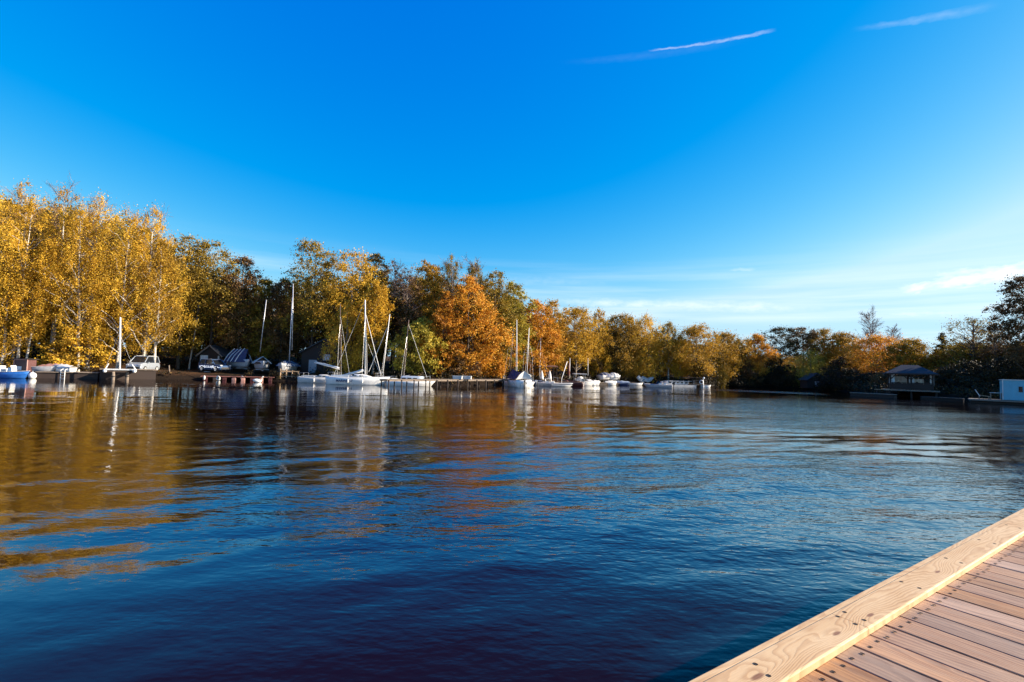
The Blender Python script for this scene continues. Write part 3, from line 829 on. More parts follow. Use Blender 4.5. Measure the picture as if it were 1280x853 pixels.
T('conical orange tree behind the masts, glowing on its sunny side', 668, 374, 60, 61, 'maple', L_ORANGE, n_cl=270)
T('amber dome above and behind the conical orange tree', 690, 376, 40, 72, 'oak', L_AMBER)
T('golden tree with bare grey lower branches above the brown furled sail', 720, 386, 58, 66, 'oak', L_GOLD, BARK_GREY, base=0.25, bare=22)
T('narrow golden tree beside a dark gap, behind the canopy boat', 748, 387, 30, 66, 'poplar', L_GOLD)
T('amber-olive tree filling the gap behind the domed boat covers', 774, 393, 52, 75, 'oak', L_AMBER)
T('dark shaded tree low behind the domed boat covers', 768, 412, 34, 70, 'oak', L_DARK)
T('bright golden poplar, fullest of the far wood, its leaves falling to the bank', 808, 394, 44, 69, 'poplar', L_GOLD, n_cl=270)
T('darker golden poplar leaning on the brightest one', 786, 396, 36, 71, 'poplar', L_AMBER)
T('grey-tipped olive tree just past the bright poplars', 836, 403, 36, 78, 'tallbirch', L_OLIVE, bare=24)
T('small slim golden birch by the end of the moored boats', 850, 419, 21, 68, 'poplar', L_GOLD, BARK_BIRCH, name='birch_tree', base=0.14)
T('wide dark tree with a gold rim at the tip of the headland', 870, 406, 56, 77, 'oak', L_AMBER, n_cl=202)
T('rounded gold-olive tree sloping down from the headland', 904, 416, 48, 82, 'oak', L_AMBER)
T('drooping grey-olive willow at the mouth of the inlet', 897, 447, 26, 76, 'weeping', L_OLIVE, BARK_GREY, name='willow_tree')
T('dark bushy tree under the headland, by the water', 880, 448, 30, 73, 'bush', L_UNDER, name='dark_bush')
# -- across the inlet
T('reddish orange round tree across the inlet', 944, 418, 36, 92, 'oak', L_ORANGE)
T('grey thin tree showing just before the reddish round tree', 922, 424, 24, 96, 'tallbirch', L_OLIVE, bare=20)
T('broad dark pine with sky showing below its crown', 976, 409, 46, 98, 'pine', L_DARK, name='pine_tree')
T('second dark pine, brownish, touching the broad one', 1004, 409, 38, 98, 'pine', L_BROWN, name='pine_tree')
T('amber tree above the little gabled hut', 1030, 411, 40, 96, 'oak', L_AMBER)
T('amber round tree just past the pines across the inlet', 1056, 416, 40, 94, 'oak', L_AMBER)
T('tall bare tree with fine grey twigs against the sky', 1090, 387, 34, 90, 'naked', L_BROWN, BARK_GREY, name='bare_tree')
T('smaller bare tree beside the tall bare one', 1116, 408, 16, 92, 'naked', L_BROWN, BARK_GREY, name='bare_tree')
T('glowing amber tree under the tall bare tree', 1096, 420, 66, 84, 'oak', L_ORANGE)
T('yellowish willow drooping round the little gabled hut', 1013, 438, 42, 93, 'weeping', L_LIME, BARK_GREY, name='willow_tree')
T('dark bush with one orange sprig across the inlet', 932, 450, 30, 86, 'bush', L_BROWN, name='dark_bush')
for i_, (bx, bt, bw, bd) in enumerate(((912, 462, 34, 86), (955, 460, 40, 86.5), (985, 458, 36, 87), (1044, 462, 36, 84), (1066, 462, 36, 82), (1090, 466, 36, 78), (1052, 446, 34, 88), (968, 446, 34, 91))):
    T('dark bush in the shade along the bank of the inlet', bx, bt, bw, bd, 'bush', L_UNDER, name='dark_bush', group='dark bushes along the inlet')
# -- behind the gazebo
T('amber tree rising just behind the gazebo roof', 1138, 424, 46, 78, 'oak', L_AMBER)
T('small dark spruce tip above the gazebo', 1178, 416, 30, 80, 'spruce', L_DARK, name='spruce_tree')
T('old tree with long arching half-bare branches beyond the gazebo', 1216, 398, 74, 73, 'sparse', L_OLIVE, BARK, base=0.2, n_cl=148, trunk_r=0.3)
T('yellow-olive tree under the arching branches', 1210, 428, 56, 76, 'oak', L_OLIVE)
T('second half-bare tree, between the arching one and the tall dark tree', 1245, 404, 36, 70, 'sparse', L_BROWN, BARK)
T('tall dark brown tree at the picture edge above the pale blue cabin', 1285, 345, 62, 60, 'oak', L_BROWN, base=0.3, n_cl=229)
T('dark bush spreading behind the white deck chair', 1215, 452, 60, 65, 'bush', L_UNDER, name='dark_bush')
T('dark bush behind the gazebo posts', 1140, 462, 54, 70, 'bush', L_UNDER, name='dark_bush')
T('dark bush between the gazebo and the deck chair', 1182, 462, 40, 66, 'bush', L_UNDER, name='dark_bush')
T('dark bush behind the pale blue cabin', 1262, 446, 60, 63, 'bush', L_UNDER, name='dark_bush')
T('dark bush on the bank just before the gazebo', 1102, 466, 30, 74, 'bush', L_BROWN, name='dark_bush')
# trees just outside the frame on the near bank (seen in the water)
T('dark tree beyond the picture edge past the pale blue cabin', 1345, 350, 70, 56, 'oak', L_BROWN)
T('dark tree beyond the picture edge above the water', 1420, 360, 80, 52, 'oak', L_OLIVE)
T('golden birch beyond the picture edge past the blue motorboat', -95, 240, 90, 47, 'birch', L_GOLD, name='birch_tree')
T('tall golden birch beyond the picture edge', -150, 236, 90, 49, 'tallbirch', L_GOLD, name='birch_tree')

# -- the wood behind: copies of a few trees, tops kept under the skyline of the trees in front
SKYLINE = [(-200, 258), (0, 246), (60, 252), (150, 271), (200, 297), (240, 319), (300, 341), (330, 365), (360, 359), (400, 336), (450, 336), (520, 339), (600, 343), (640, 363), (700, 387), (760, 399), (830, 409), (900, 425), (940, 436), (960, 442), (1010, 442), (1050, 434), (1120, 436), (1200, 436), (1250, 416), (1330, 396), (1450, 386)]
protos = []
g_ = np.random.default_rng(77)
for i, (pre, lm, bk) in enumerate((('oak', L_OLIVE, BARK), ('oak', L_OLIVE, BARK), ('oak', L_BROWN, BARK), ('tallbirch', L_AMBER, BARK_BIRCH), ('oak', L_AMBER, BARK), ('pine', L_DARK, BARK))):
    a_ = dict(PRE[pre]); a_.update(n_cl=150, per=80, leaf=0.27, base=0.1 if pre != 'pine' else .4, bare=0)
    (tv, tf), (cv, cf, ti), _ = tree_meshes(900 + i, 14.0, 7.0, **a_)
    protos.append((np_mesh('wood_trunk', tv, tf, smooth=True), np_mesh('wood_crown', cv, cf, attrs={'tint': ('FACE', ti)}), lm, bk))
    protos[-1][0].materials.append(bk); protos[-1][1].materials.append(lm)
nb = 0
for row, (dd, jit) in enumerate(((5, 2.0), (11, 3.0), (19, 4.0))):
    px = -170.0
    while px < 1440:
        px += (28 - row * 2) * g_.uniform(0.75, 1.3)
        shore_y = shore_depth(px)
        front = np.interp(px, [-200, 200, 300, 480, 640, 760, 870, 900, 1000, 1100, 1170, 1300], [54, 64, 68, 66, 73, 87, 92, 99, 101, 88, 74, 62])
        D = max(front + dd + g_.normal(0, jit), shore_y + 5)
        P = at(px, 460, D); z0 = gz(P[0], P[1])
        top = np.interp(px, [p[0] for p in SKYLINE], [p[1] for p in SKYLINE]) + (g_.uniform(2, 26) if not 890 < px < 1230 else g_.uniform(0, 8))
        H = at(px, top, D)[2] - z0
        if H < 3: continue
        k = int(g_.integers(0, 6)); s = H / 14.0; sw = max(s, 0.75) * g_.uniform(0.85, 1.15)
        tm, cm, lm, bk = protos[k]
        r = thing('tree', 'tree standing deep in the wood, mostly hidden by the lakeside trees', 'tree', (P[0], P[1], z0), g_.uniform(0, 6.28), 'trees deep in the wood behind the lakeside trees')
        r.scale = (sw, sw, s)
        for nm, me_ in (('trunk', tm), ('crown', cm)):
            o = bpy.data.objects.new(nm, me_); COL.objects.link(o); o.parent = r
        nb += 1
print('wood trees', nb)

# -- undergrowth along the banks: one scattered mass
g_ = np.random.default_rng(8)
pts = []
for i in range(len(SHORE) - 1):
    (x0, y0), (x1, y1) = SHORE[i], SHORE[i + 1]
    n_ = int(np.hypot(*(at(x1, 465, y1) - at(x0, 465, y0))[:2]) * (4.5 if x0 < 430 else 8 if x0 < 880 else 9)) + 1
    for k in range(n_):
        f = g_.uniform(); px = x0 + (x1 - x0) * f; q = at(px, 465, y0 + (y1 - y0) * f)
        cove = 205 < px < 385 or 120 < px < 205
        if 246 < px < 292: continue
        back = g_.uniform(0.1, 3.5) if 880 < px else g_.uniform(0.3, 6.0) if px > 430 else g_.uniform(2.5, 9.0) if not cove else (g_.uniform(0.2, 1.6) if g_.uniform() < .35 and px > 196 else g_.uniform(9.0, 15))
        qq = q[:2] * (1 + back / np.hypot(q[0], q[1]))
        pts.append((qq[0], qq[1], gz(*qq) + g_.uniform(0.0, 0.7)))
pts = np.array(pts)
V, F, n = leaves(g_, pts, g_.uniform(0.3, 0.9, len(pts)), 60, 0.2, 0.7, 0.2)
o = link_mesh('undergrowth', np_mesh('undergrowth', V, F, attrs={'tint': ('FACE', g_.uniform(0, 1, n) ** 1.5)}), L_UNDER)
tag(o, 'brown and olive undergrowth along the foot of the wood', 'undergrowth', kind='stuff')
# ------------------------------------------------------------------ boats
def spot(px, D, z=0.0):
    p = at(px, 465, D); return np.array([p[0], p[1], z])
def wl(px, py):
    """point on the water at a photo pixel"""
    p = on(px, py); Y = p[1]
    while lake_dist([p[:2]])[0] > -0.9:
        Y -= 0.4; p = at(px, 465, Y); p[2] = 0
    return p

def hull_rings(L, B, free, n=15, stern=0.82, sheer=0.16, draft=0.28, flare=0.12, bow_rake=0.10):
    rings = []
    for i in range(n):
        t = i / (n - 1); x = -L / 2 + L * t
        bw = B / 2 * (stern + (1 - stern) * math.sin(min(1, t / 0.45) * PI / 2)) if t < 0.45 else B / 2 * max(0.012, 1 - ((t - 0.45) / 0.55) ** 2.1)
        zt = free * (1 + sheer * (abs(t - 0.4) / 0.6) ** 1.6)
        dk = draft * max(0.05, math.sin(PI * min(0.97, 0.22 + 0.78 * t)) ** 0.6)
        xr = bow_rake * L * max(0, t - 0.75) / 0.25
        ring = []
        for (fy, fz) in ((1.0, 1.0), (1.0 - 0.35 * flare, 0.55), (1.0 - flare, 0.18), (0.80, -0.28), (0.42, -0.75), (0.0, -1.0)):
            z = zt * fz if fz > 0 else dk * fz
            xo = xr * (fz if fz > 0 else 0) if t > 0.75 else 0
            ring.append((x + xo - bow_rake * L * 0.5 * (t > 0.75) * (t - 0.75) / 0.25, bw * fy, z))
        rings.append(ring + [(p[0], -p[1], p[2]) for p in reversed(ring[:-1])])
    return rings

def deck_from(rings, inset=0.0, dz=0.0, crown=0.05):
    mb = MB(); vs = []; fs = []
    for r in rings:
        p, q = r[0], r[-1]
        vs += [(p[0], p[1] * (1 - inset), p[2] + dz), (p[0], 0, p[2] + dz + crown), (q[0], q[1] * (1 - inset), q[2] + dz)]
    for i in range(len(rings) - 1):
        a = 3 * i
        fs += [(a, a + 3, a + 4, a + 1), (a + 1, a + 4, a + 5, a + 2)]
    mb.add(vs, fs); return mb

def cabin_mb(x0, x1, w0, w1, z0, h, front=0.45, back=0.12, tuck=0.82):
    mb = MB()
    base = [(x0, w0 / 2), (x1, w1 / 2)]
    n = 6; rings = []
    for i in range(n):
        t = i / (n - 1); x = x0 + (x1 - x0) * t; w_ = w0 + (w1 - w0) * t
        hh = h * min(1, (t + 0.001) / back) if t < back else h * min(1.0, (1 - t) / front + 0.08)
        rings.append([(x, w_ / 2, z0), (x, w_ / 2 * tuck, z0 + hh * 0.85), (x, w_ / 4, z0 + hh), (x, -w_ / 4, z0 + hh), (x, -w_ / 2 * tuck, z0 + hh * 0.85), (x, -w_ / 2, z0)])
    mb.loft(rings); return mb

def fender(parent, x, y, z, m=None):
    mb = MB(); mb.sphere((x, y, z), (0.09, 0.09, 0.22), 8, 6); mb.tube([(x, y, z + .2), (x, y * .97, z + .5)], 0.012, 4)
    mb.build('fender', m or WHITE, parent, True)

def outboard(parent, x, z, m=None, s=1.0):
    mb = MB()
    mb.loft([[(x - 0.22 * s + dx * f, dy * f, z + zz) for dx, dy in ((-.17 * s, -.11 * s), (.17 * s, -.11 * s), (.17 * s, .11 * s), (-.17 * s, .11 * s))] for zz, f in ((0.0, .8), (.06, 1.0), (.30 * s, 1.0), (.38 * s, .7))])
    mb.box((x - 0.2 * s, 0, z - 0.32), (0.12, 0.08, 0.66)); mb.box((x - 0.22 * s, 0, z - 0.62), (0.34, 0.05, 0.10))
    mb.build('outboard_motor', m or BLACK, parent, bevel=0.015)

def pt(c, rz, q):
    ca, sa = math.cos(rz), math.sin(rz)
    return np.array([(q[0] - c[0]) * ca + (q[1] - c[1]) * sa, -(q[0] - c[0]) * sa + (q[1] - c[1]) * ca, q[2] - c[2]])

def sailboat(label, c, L, B, rz, free=0.62, mast=None, mast_m=None, mast_r=0.05, boom=None, sail_m=None, stays=(), hull_m=None, deck_m=None, cab=(-0.12, 0.27, 0.34), antifoul=None, group='sailing boats moored along the far shore', shrouds=True, windows=True, motor=False, rail=True, fenders=0, name='sailboat'):
    """mast, boom and stays are given by world points"""
    r = thing(name, label, 'sailboat', c, rz, group)
    hm = hull_m or WHITE
    rings = hull_rings(L, B, free)
    mb = MB(); mb.loft(rings, mats=[0, 0, 0, 1, 1, 1, 1, 0, 0, 0, 0]); mb.m = [0 if k < 2 else k for k in mb.m]
    # boot stripe below the waterline bend
    mb.build('hull', [hm, antifoul or NAVY], r, True)
    deck_from(rings, 0.03, 0.006).build('deck', deck_m or OFFWHITE, r)
    if cab:
        x0, x1, h = cab[0] * L, cab[1] * L, cab[2]
        cb = cabin_mb(x0, x1, B * 0.62, B * 0.40, free + 0.02, h).build('cabin', hm, r, True)
        if windows:
            for sgn in (1, -1):
                mbw = MB()
                for f in (0.22, 0.5):
                    xx = x0 + (x1 - x0) * f; ww = (B * 0.62 + (B * 0.40 - B * 0.62) * f) / 2 * 0.945
                    mbw.box((xx, sgn * (ww + .012), free + 0.02 + h * 0.48), (0.42, 0.02, h * 0.36), rx=sgn * 0.12)
                mbw.build('window', GLASSDK, cb)
        for sg_ in (1, -1):
            ck = MB(); ck.box((x0 - 0.16 * L, sg_ * B * 0.27, free + 0.12), (0.30 * L, 0.06, 0.2)); ck.build('cockpit_coaming', hm, r, bevel=0.02)
    if mast is not None:
        mt, mbse = pt(c, rz, mast[0]), pt(c, rz, mast[1])
        mb = MB(); mb.tube([mbse, mt], [mast_r, mast_r * 0.72], 8)
        mo = mb.build('mast', mast_m or PALEPOLE, r, True)
        if shrouds:
            k = mbse + (mt - mbse) * 0.72; ax = (mt - mbse) / np.linalg.norm(mt - mbse)
            sp = mbse + (mt - mbse) * 0.5
            mb = MB(); mb.tube([sp + (0, -0.55, 0), sp + (0, 0.55, 0)], 0.018, 5); mb.build('spreader', mast_m or PALEPOLE, mo)
            mb = MB()
            for sgn in (1, -1): mb.tube([k, sp + (0, 0.55 * sgn, 0), (mbse[0] - 0.1, sgn * B * 0.46, free)], 0.008, 4)
            if not stays:
                mb.tube([k, (L * 0.47, 0, free * 1.1)], 0.009, 4); mb.tube([mt, (-L * 0.48, 0, free)], 0.008, 4)
            mb.build('shrouds', ALU, r)
    if stays:
        mb = MB()
        for a, b_, rad in stays: mb.tube([pt(c, rz, a), pt(c, rz, b_)], rad, 5)
        mb.build('stays', PALEPOLE, r)
    if boom is not None:
        a, b_ = pt(c, rz, boom[0]), pt(c, rz, boom[1])
        mb = MB(); mb.tube([a, b_], 0.045, 7); bo = mb.build('boom', PALEPOLE, r, True)
        mb = MB(); n = 9; pts = []; rad = []
        for i in range(n):
            t = i / (n - 1); p = a + (b_ - a) * (0.03 + 0.94 * t); pts.append(p + (0, 0.01 * math.sin(i * 2.1), 0.11 + 0.02 * math.sin(i * 1.7))); rad.append(0.13 - 0.07 * t + 0.016 * math.sin(i * 2.6))
        mb.tube(pts, rad, 8); mb.build('furled_sail', sail_m or CANVAS, bo, True)
    if rail:
        mb = MB()
        xb = L * 0.43
        mb.tube([(xb - 0.7, B * 0.22, free + 0.5), (xb + 0.05, 0.1, free + .62), (xb + 0.05, -0.1, free + .62), (xb - 0.7, -B * 0.22, free + 0.5)], 0.014, 5)
        for q in ((xb - .7, B * .22), (xb - .7, -B * .22), (xb, 0.1), (xb, -.1)): mb.tube([(q[0], q[1], free + .02), (q[0], q[1], free + .55)], 0.012, 5)
        for sgn in (1, -1): mb.tube([(-L * .47, sgn * B * .36, free), (-L * .47, sgn * B * .36, free + .5), (-L * .36, sgn * B * .42, free + .5), (-L * .36, sgn * B * .42, free)], 0.012, 5)
        mb.build('railing', ALU, r)
    if motor: outboard(r, -L / 2, free * 0.75, WHITE, 0.8)
    mb = MB(); mb.box((-L / 2 - 0.06, 0.25, 0.1), (0.05, 0.28, 0.9), ry=-0.1); mb.build('rudder', OFFWHITE, r)
    for k in range(fenders): fender(r, -0.12 * L + 0.24 * L * k, -B * 0.5 - 0.06, free * 0.5)
    return r

def dinghy(label, c, L, B, rz, hull_m, free=0.4, group='small open boats', motor=None, cover=None, seat=True, name='rowing_boat', cat='boat', console=False):
    r = thing(name, label, cat, c, rz, group)
    rings = hull_rings(L, B, free, 11, 0.8, 0.3, 0.12)
    mb = MB(); mb.loft(rings); mb.build('hull', hull_m, r, True)
    deck_from(rings, 0.14, -0.06, -0.03).build('floor', GREYPAINT, r)
    rim = MB()
    for sgn in (0, -1): rim.tube([(q[sgn][0], q[sgn][1] * 0.98, q[sgn][2] + 0.01) for q in rings], 0.035, 6)
    rim.build('gunwale', OFFWHITE if hull_m is not WHITE else GREYPAINT, r)
    if seat and not cover:
        for f in (-0.25, 0.05, 0.28):
            mb = MB(); mb.box((f * L, 0, free - 0.03), (0.24, B * 0.8 * (1 if f < .2 else .7), 0.04)); mb.build('seat', TANWOOD, r)
    if cover:
        vs = MB(); rr = []
        for i, q in enumerate(rings):
            t = i / (len(rings) - 1); p, s_ = q[0], q[-1]; hh = 0.16 + 0.22 * math.sin(PI * t) + 0.04 * math.sin(i * 2.3)
            rr.append([(p[0], p[1] * 1.05, p[2] - .07), (p[0], p[1] * 0.7, p[2] + hh * .6), (p[0], 0, p[2] + hh), (p[0], s_[1] * .7, s_[2] + hh * .6), (s_[0], s_[1] * 1.05, s_[2] - .07)])
        vs.loft(rr, closed=False, cap=False); vs.build('cover', cover, r, True)
    if console:
        mb = MB(); mb.box((0.1 * L, 0, free + 0.18), (0.5, 0.55, 0.5), taper=0.8); mb.box((0.1 * L + .12, 0, free + .52), (0.04, 0.5, 0.25), ry=-.3); mb.build('console', WHITE, r, bevel=.04)
        mb = MB(); mb.box((-0.14 * L, 0, free + 0.16), (0.35, 0.8, 0.36), taper=.9); mb.box((-0.14 * L - .16, 0, free + .42), (0.08, .8, .34)); mb.build('seat', WHITE, r, bevel=.05)
    if motor: outboard(r, -L / 2, free * 0.9, motor)
    return r

def motorboat(label, c, L, B, rz, hull_m=None, free=0.6, canopy=None, motor=None, group='motor boats', screen=True, wheelhouse=None, cloth=False):
    r = thing('motorboat', label, 'motorboat', c, rz, group)
    rings = hull_rings(L, B, free, 13, 0.92, 0.22, 0.2, 0.16)
    mb = MB(); mb.loft(rings); mb.build('hull', hull_m or WHITE, r, True)
    deck_from(rings, 0.04, 0.006).build('deck', OFFWHITE, r)
    mb = MB()
    for sgn in (0, -1): mb.tube([(q[sgn][0], q[sgn][1] * 1.01, q[sgn][2] - 0.06) for q in rings], 0.03, 6)
    mb.build('rubbing_strake', GREYPAINT, r)
    if screen:
        mb = MB(); w_ = B * 0.72
        mb.loft([[(0.06 * L, -w_ / 2, free + .05), (0.14 * L, -w_ / 3, free + .05), (0.14 * L, w_ / 3, free + .05), (0.06 * L, w_ / 2, free + .05)], [(-0.02 * L, -w_ / 2 * .92, free + .48), (0.05 * L, -w_ / 3 * .9, free + .5), (0.05 * L, w_ / 3 * .9, free + .5), (-0.02 * L, w_ / 2 * .92, free + .48)]], closed=False, cap=False)
        mb.build('windscreen', GLASSDK, r)
    for f in (-0.05, -0.22):
        mb = MB(); mb.box((f * L, 0, free + 0.14), (0.45, B * .6, 0.24)); mb.box((f * L - .24, 0, free + 0.36), (0.1, B * .6, 0.34), ry=-.15); mb.build('seat', CANVAS, r, bevel=.04)
    if wheelhouse:
        mb = cabin_mb(-0.15 * L, 0.22 * L, B * .72, B * .55, free, wheelhouse, 0.3, 0.05, .9); cb = mb.build('cabin', WHITE, r)
        mb = MB(); mb.box((0.0, 0, free + wheelhouse * .58), (0.24 * L, B * .66, wheelhouse * .26)); mb.build('window', GLASSDK, cb)
    if canopy:
        h = canopy
        mb = MB()
        for sx_ in (-0.33, 0.10):
            for sgn in (1, -1): mb.tube([(sx_ * L, sgn * B * .4, free), (sx_ * L, sgn * B * .4, free + h)], 0.02, 5)
        mb.build('canopy_frame', ALU, r)
        mb = MB(); mb.box((-0.11 * L, 0, free + h + .03), (0.56 * L, B * .95, 0.10)); mb.build('canopy', CANVAS, r, bevel=.03)
    if cloth:
        mb = MB(); mb.sphere((-0.08 * L, 0, free + .38), (0.16 * L, B * .36, 0.42), 12, 8); mb.build('cover', CANVAS, r, True)
    if motor is not False: outboard(r, -L / 2, free * 0.95, motor)
    return r

def lettering(txt, parent, loc, size, rot, mat):
    cu = bpy.data.curves.new('lettering', 'FONT'); cu.body = txt; cu.size = size; cu.align_x = 'CENTER'; cu.extrude = 0.004; cu.offset = 0.006
    o = bpy.data.objects.new('lettering_source', cu); COL.objects.link(o)
    bpy.context.view_layer.update()
    me_ = bpy.data.meshes.new_from_object(o.evaluated_get(bpy.context.evaluated_depsgraph_get()))
    bpy.data.objects.remove(o)
    l = link_mesh('lettering', me_, mat, parent); l.location = loc; l.rotation_euler = rot
    return l

def mastpts(top, foot, D): return (at(top[0], top[1], D), at(foot[0], foot[1], D))

# the three white boats in front of the dark boathouse
cA = wl(403, 477.6); dA = cA[1]
sailboat('grey-white sailboat in the shade, its furled sail on a raised boom', cA, 4.9, 1.9, R(4), 0.58, mast=mastpts((425.5, 380), (425, 467), dA), mast_m=DARKPOLE, mast_r=0.045,
         boom=(at(425, 462, dA), at(393, 453.5, dA)), stays=[(at(425.5, 395, dA), at(437, 470, dA), .01)], hull_m=OFFWHITE, fenders=1)
cB = wl(447, 481); dB = cB[1]
bB = sailboat('bright white sailboat with dark blue letters on its hull and the thickest mast', cB, 6.3, 2.2, R(3), 0.78, mast=mastpts((456.5, 375), (456.5, 468), dB), mast_r=0.075,
         boom=(at(455, 464, dB), at(426, 471, dB)), stays=[(at(457.5, 394, dB), at(476, 468, dB), 0.028), (at(456.5, 376, dB), at(416, 472, dB), .010), (at(458, 400, dB), at(459, 468, dB), .012)], fenders=2, motor=True)
lettering('MARINE 17', bB, (-1.15, -1.115, 0.30), 0.36, (R(84), 0, 0), NAVY)
cC = wl(493, 480.6); dC = cC[1]
sailboat('low white sailboat moored past the lettered boat, its mast raked towards the pier', cC, 3.9, 1.8, R(8), 0.5, mast=mastpts((487.3, 393), (478.5, 467), dC), mast_r=0.05,
         stays=[(at(484, 410, dC), at(461, 465, dC), 0.022), (at(460, 430, dC), at(476, 470, dC), .012)], cab=(-0.2, 0.25, .22))
cD = wl(513, 482.6); dD = cD[1]
rD = sailboat('white sailboat with a blue-grey tarpaulin cabin behind the pier posts', cD, 4.9, 2.0, R(2), 0.5, mast=mastpts((511, 400), (504, 471), dD), mast_m=DARKPOLE, mast_r=0.05,
         stays=[(at(510.5, 405, dD), at(534, 473, dD), 0.012)], cab=None)
mb = MB(); mb.loft([[(x, s_ * w_, z) for s_, z in ((-1, .5), (-.86, .98), (-.5, 1.08), (.5, 1.08), (.86, .98), (1, .5))] for x, w_ in ((-.95, .82), (-.8, .84), (.9, .78), (1.35, .6))]); tb = mb.build('cabin_tarpaulin', BLUEGREY, rD, True)
mb = MB()
for x in (-.6, 0, .6): mb.box((x, -.86, .8), (.42, .03, .2))
mb.build('window', GLASSDK, tb)

# ------------------------------------------------------------------ long pier on posts
pa, pb = on(484, 486.3), on(640, 483.4)
def pier(label, a, b_, h, wd, step, mat, name='pier', posts_up=0.0):
    d = (b_ - a)[:2]; L = float(np.hypot(*d)); rz = math.atan2(d[1], d[0])
    r = thing(name, label, 'pier', (a[0], a[1], 0), rz)
    mb = MB(); n = int(L / 0.16)
    for i in range(n): mb.box(((i + .5) * L / n, wd / 2, h + 0.004 * math.sin(i * 5.1)), (L / n - 0.012, wd, 0.05))
    for y in (0.12, wd - 0.12): mb.box((L / 2, y, h - .10), (L, 0.07, 0.14))
    mb.build('planking', mat, r)
    for i in range(int(L / step) + 1):
        for y in (0.06, wd - 0.06):
            mb = MB(); mb.tube([(i * step + .2, y, -1.2), (i * step + .2, y, h + posts_up - 0.02)], 0.06, 7); mb.build('post', DARKWOOD, r, True)
    return r
pier('long weathered wooden pier on thin posts beneath the orange maples', pa, pb, 0.86, 1.2, 1.55, GREYWOOD)
for i, px in enumerate((572, 583.5)):
    p = at(px, 472, on(px, 484.8)[1] + .7)
    r = thing('storage_box', ('low white box on the pier, nearer the sailboats', 'low white box on the pier, nearer the tent boat')[i], 'box', (p[0], p[1], 0.885), R(-4), 'white boxes on the pier')
    mb = MB(); mb.box((0, 0, .15), (1.0, .5, .28)); mb.build('body', OFFWHITE, r, bevel=.02)
    mb = MB(); mb.box((0, 0, .33), (1.06, .55, .07)); mb.build('lid', WHITE, r, bevel=.02)

# ------------------------------------------------------------------ the cluster past the pier
cE = wl(646, 483.6); dE = cE[1]
rE = sailboat('stern-on white sailboat under a white and navy boom tent at the end of the pier', cE, 5.4, 2.3, R(108), 0.80, mast=mastpts((646, 400), (646, 464), dE), mast_r=0.055, cab=None, shrouds=False, hull_m=WHITE, rail=False)
tt = [(-2.5, 1.0, 1.0), (-2.3, .98, 1.55), (1.6, .75, 1.45), (1.9, .5, 1.1)]
for nm, sg, mt_ in (('tent_cover', -1, CANVAS), ('tent_side', 1, NAVY)):
    mb = MB(); ro = []
    for x, w_, h in ((-2.55, 1.08, 1.95), (-0.6, 1.1, 1.75), (1.5, .8, 2.15)):
        ro.append([(x, 0, h), (x, sg * w_ * .55, h - .38), (x, sg * w_, 0.96)])
    mb.loft(ro, closed=False, cap=False); mb.build(nm, mt_, rE)
mb = MB(); mb.add([(-2.6, 0, 1.97), (-2.72, .62, 1.5), (-2.66, 1.05, .9), (-2.66, -1.05, .9), (-2.72, -.62, 1.5), (-2.5, .3, 1.05), (-2.5, -.3, 1.05)], [(0, 1, 5), (1, 2, 5), (0, 5, 6), (0, 6, 4), (4, 6, 3)]); mb.build('tent_end', CANVAS, rE)
outboard(rE, -2.7, .6, BLACK, .7)
lettering('17', rE, (-2.725, -.25, .42), .38, (R(90), 0, R(-90)), BLACK)
cc = wl(638, 482); sailboat('boat whose mast shows thin and dark just behind the tent boat', spot(637, dE + 4.0), 4.6, 1.8, R(110), .55, mast=mastpts((641.5, 412), (638, 463), dE + 4.0), mast_m=DARKPOLE, mast_r=.05, cab=(-.15, .25, .3), stays=[(at(641, 420, dE + 4), at(636, 460, dE + 4), .012)])
cF = wl(660, 481.8); sailboat('white sailboat with a tall pale mast beside the tent boat', cF, 4.4, 1.7, R(75), .46, mast=mastpts((661.5, 410), (658.5, 472), cF[1]), mast_r=.05, cab=(-.1, .25, .3), boom=(at(658.5, 469, cF[1]), at(664, 471, cF[1])))
cG = wl(673, 481); sailboat('white sailboat with a shorter mast near the brown-roofed shelter', cG, 4.4, 1.7, R(30), .4, hull_m=NAVY, mast=mastpts((676, 422), (674.5, 472), cG[1] + 2), mast_r=.045, cab=(-.1, .22, .28))
cH = wl(693, 482.6); motorboat('flat grey motorboat lying long in front of the brown-roofed shelter', cH, 4.6, 1.7, R(-6), GREYPAINT, .36, motor=WHITE, screen=False)
dinghy('thin white raft-like boat floating at the front of the cluster', wl(702, 483.4), 2.6, 1.2, R(4), OFFWHITE, .16, seat=False, name='flat_boat')
cI = wl(709, 481.8); dI = cI[1]
sailboat('dark red-brown sailboat with a brown furled sail up its mast', cI, 4.8, 1.8, R(160), .5, mast=mastpts((712.5, 448), (712, 473), dI), mast_m=PALEPOLE, mast_r=.05, hull_m=RED, deck_m=TANWOOD, cab=(-.05, .25, .25), shrouds=False)
mb = MB(); q = at(711.2, 470, dI); 
sl_ = thing('furled_sail', 'brown sail rolled up tall along a short mast', 'sail', (q[0] - .05, q[1] - .12, q[2]))
mb = MB(); mb.tube([(0, 0, 0), (0.02, 0, .5), (-.02, 0, 1.1), (0.03, 0, 1.9)], [.14, .17, .13, .05], 8); mb.build('cloth', BROWNSAIL, sl_, True)
pl = thing('mooring_pole', 'pale pole leaning over the boats by the brown sail', 'pole', on(702, 482))
mb = MB(); a_, b__ = at(709, 452, pl.location[1]), at(702, 474, pl.location[1]); mb.tube([np.array((0, 0, -.8)), b__ - np.array(pl.location), a_ - np.array(pl.location)], .05, 7); mb.build('shaft', PALEPOLE, pl, True)
cJ = wl(727, 482); motorboat('white motorboat with a flat white canopy over a heap of white cloth', cJ, 3.4, 1.8, R(3), OFFWHITE, .56, canopy=1.1, cloth=True, motor=BLACK)
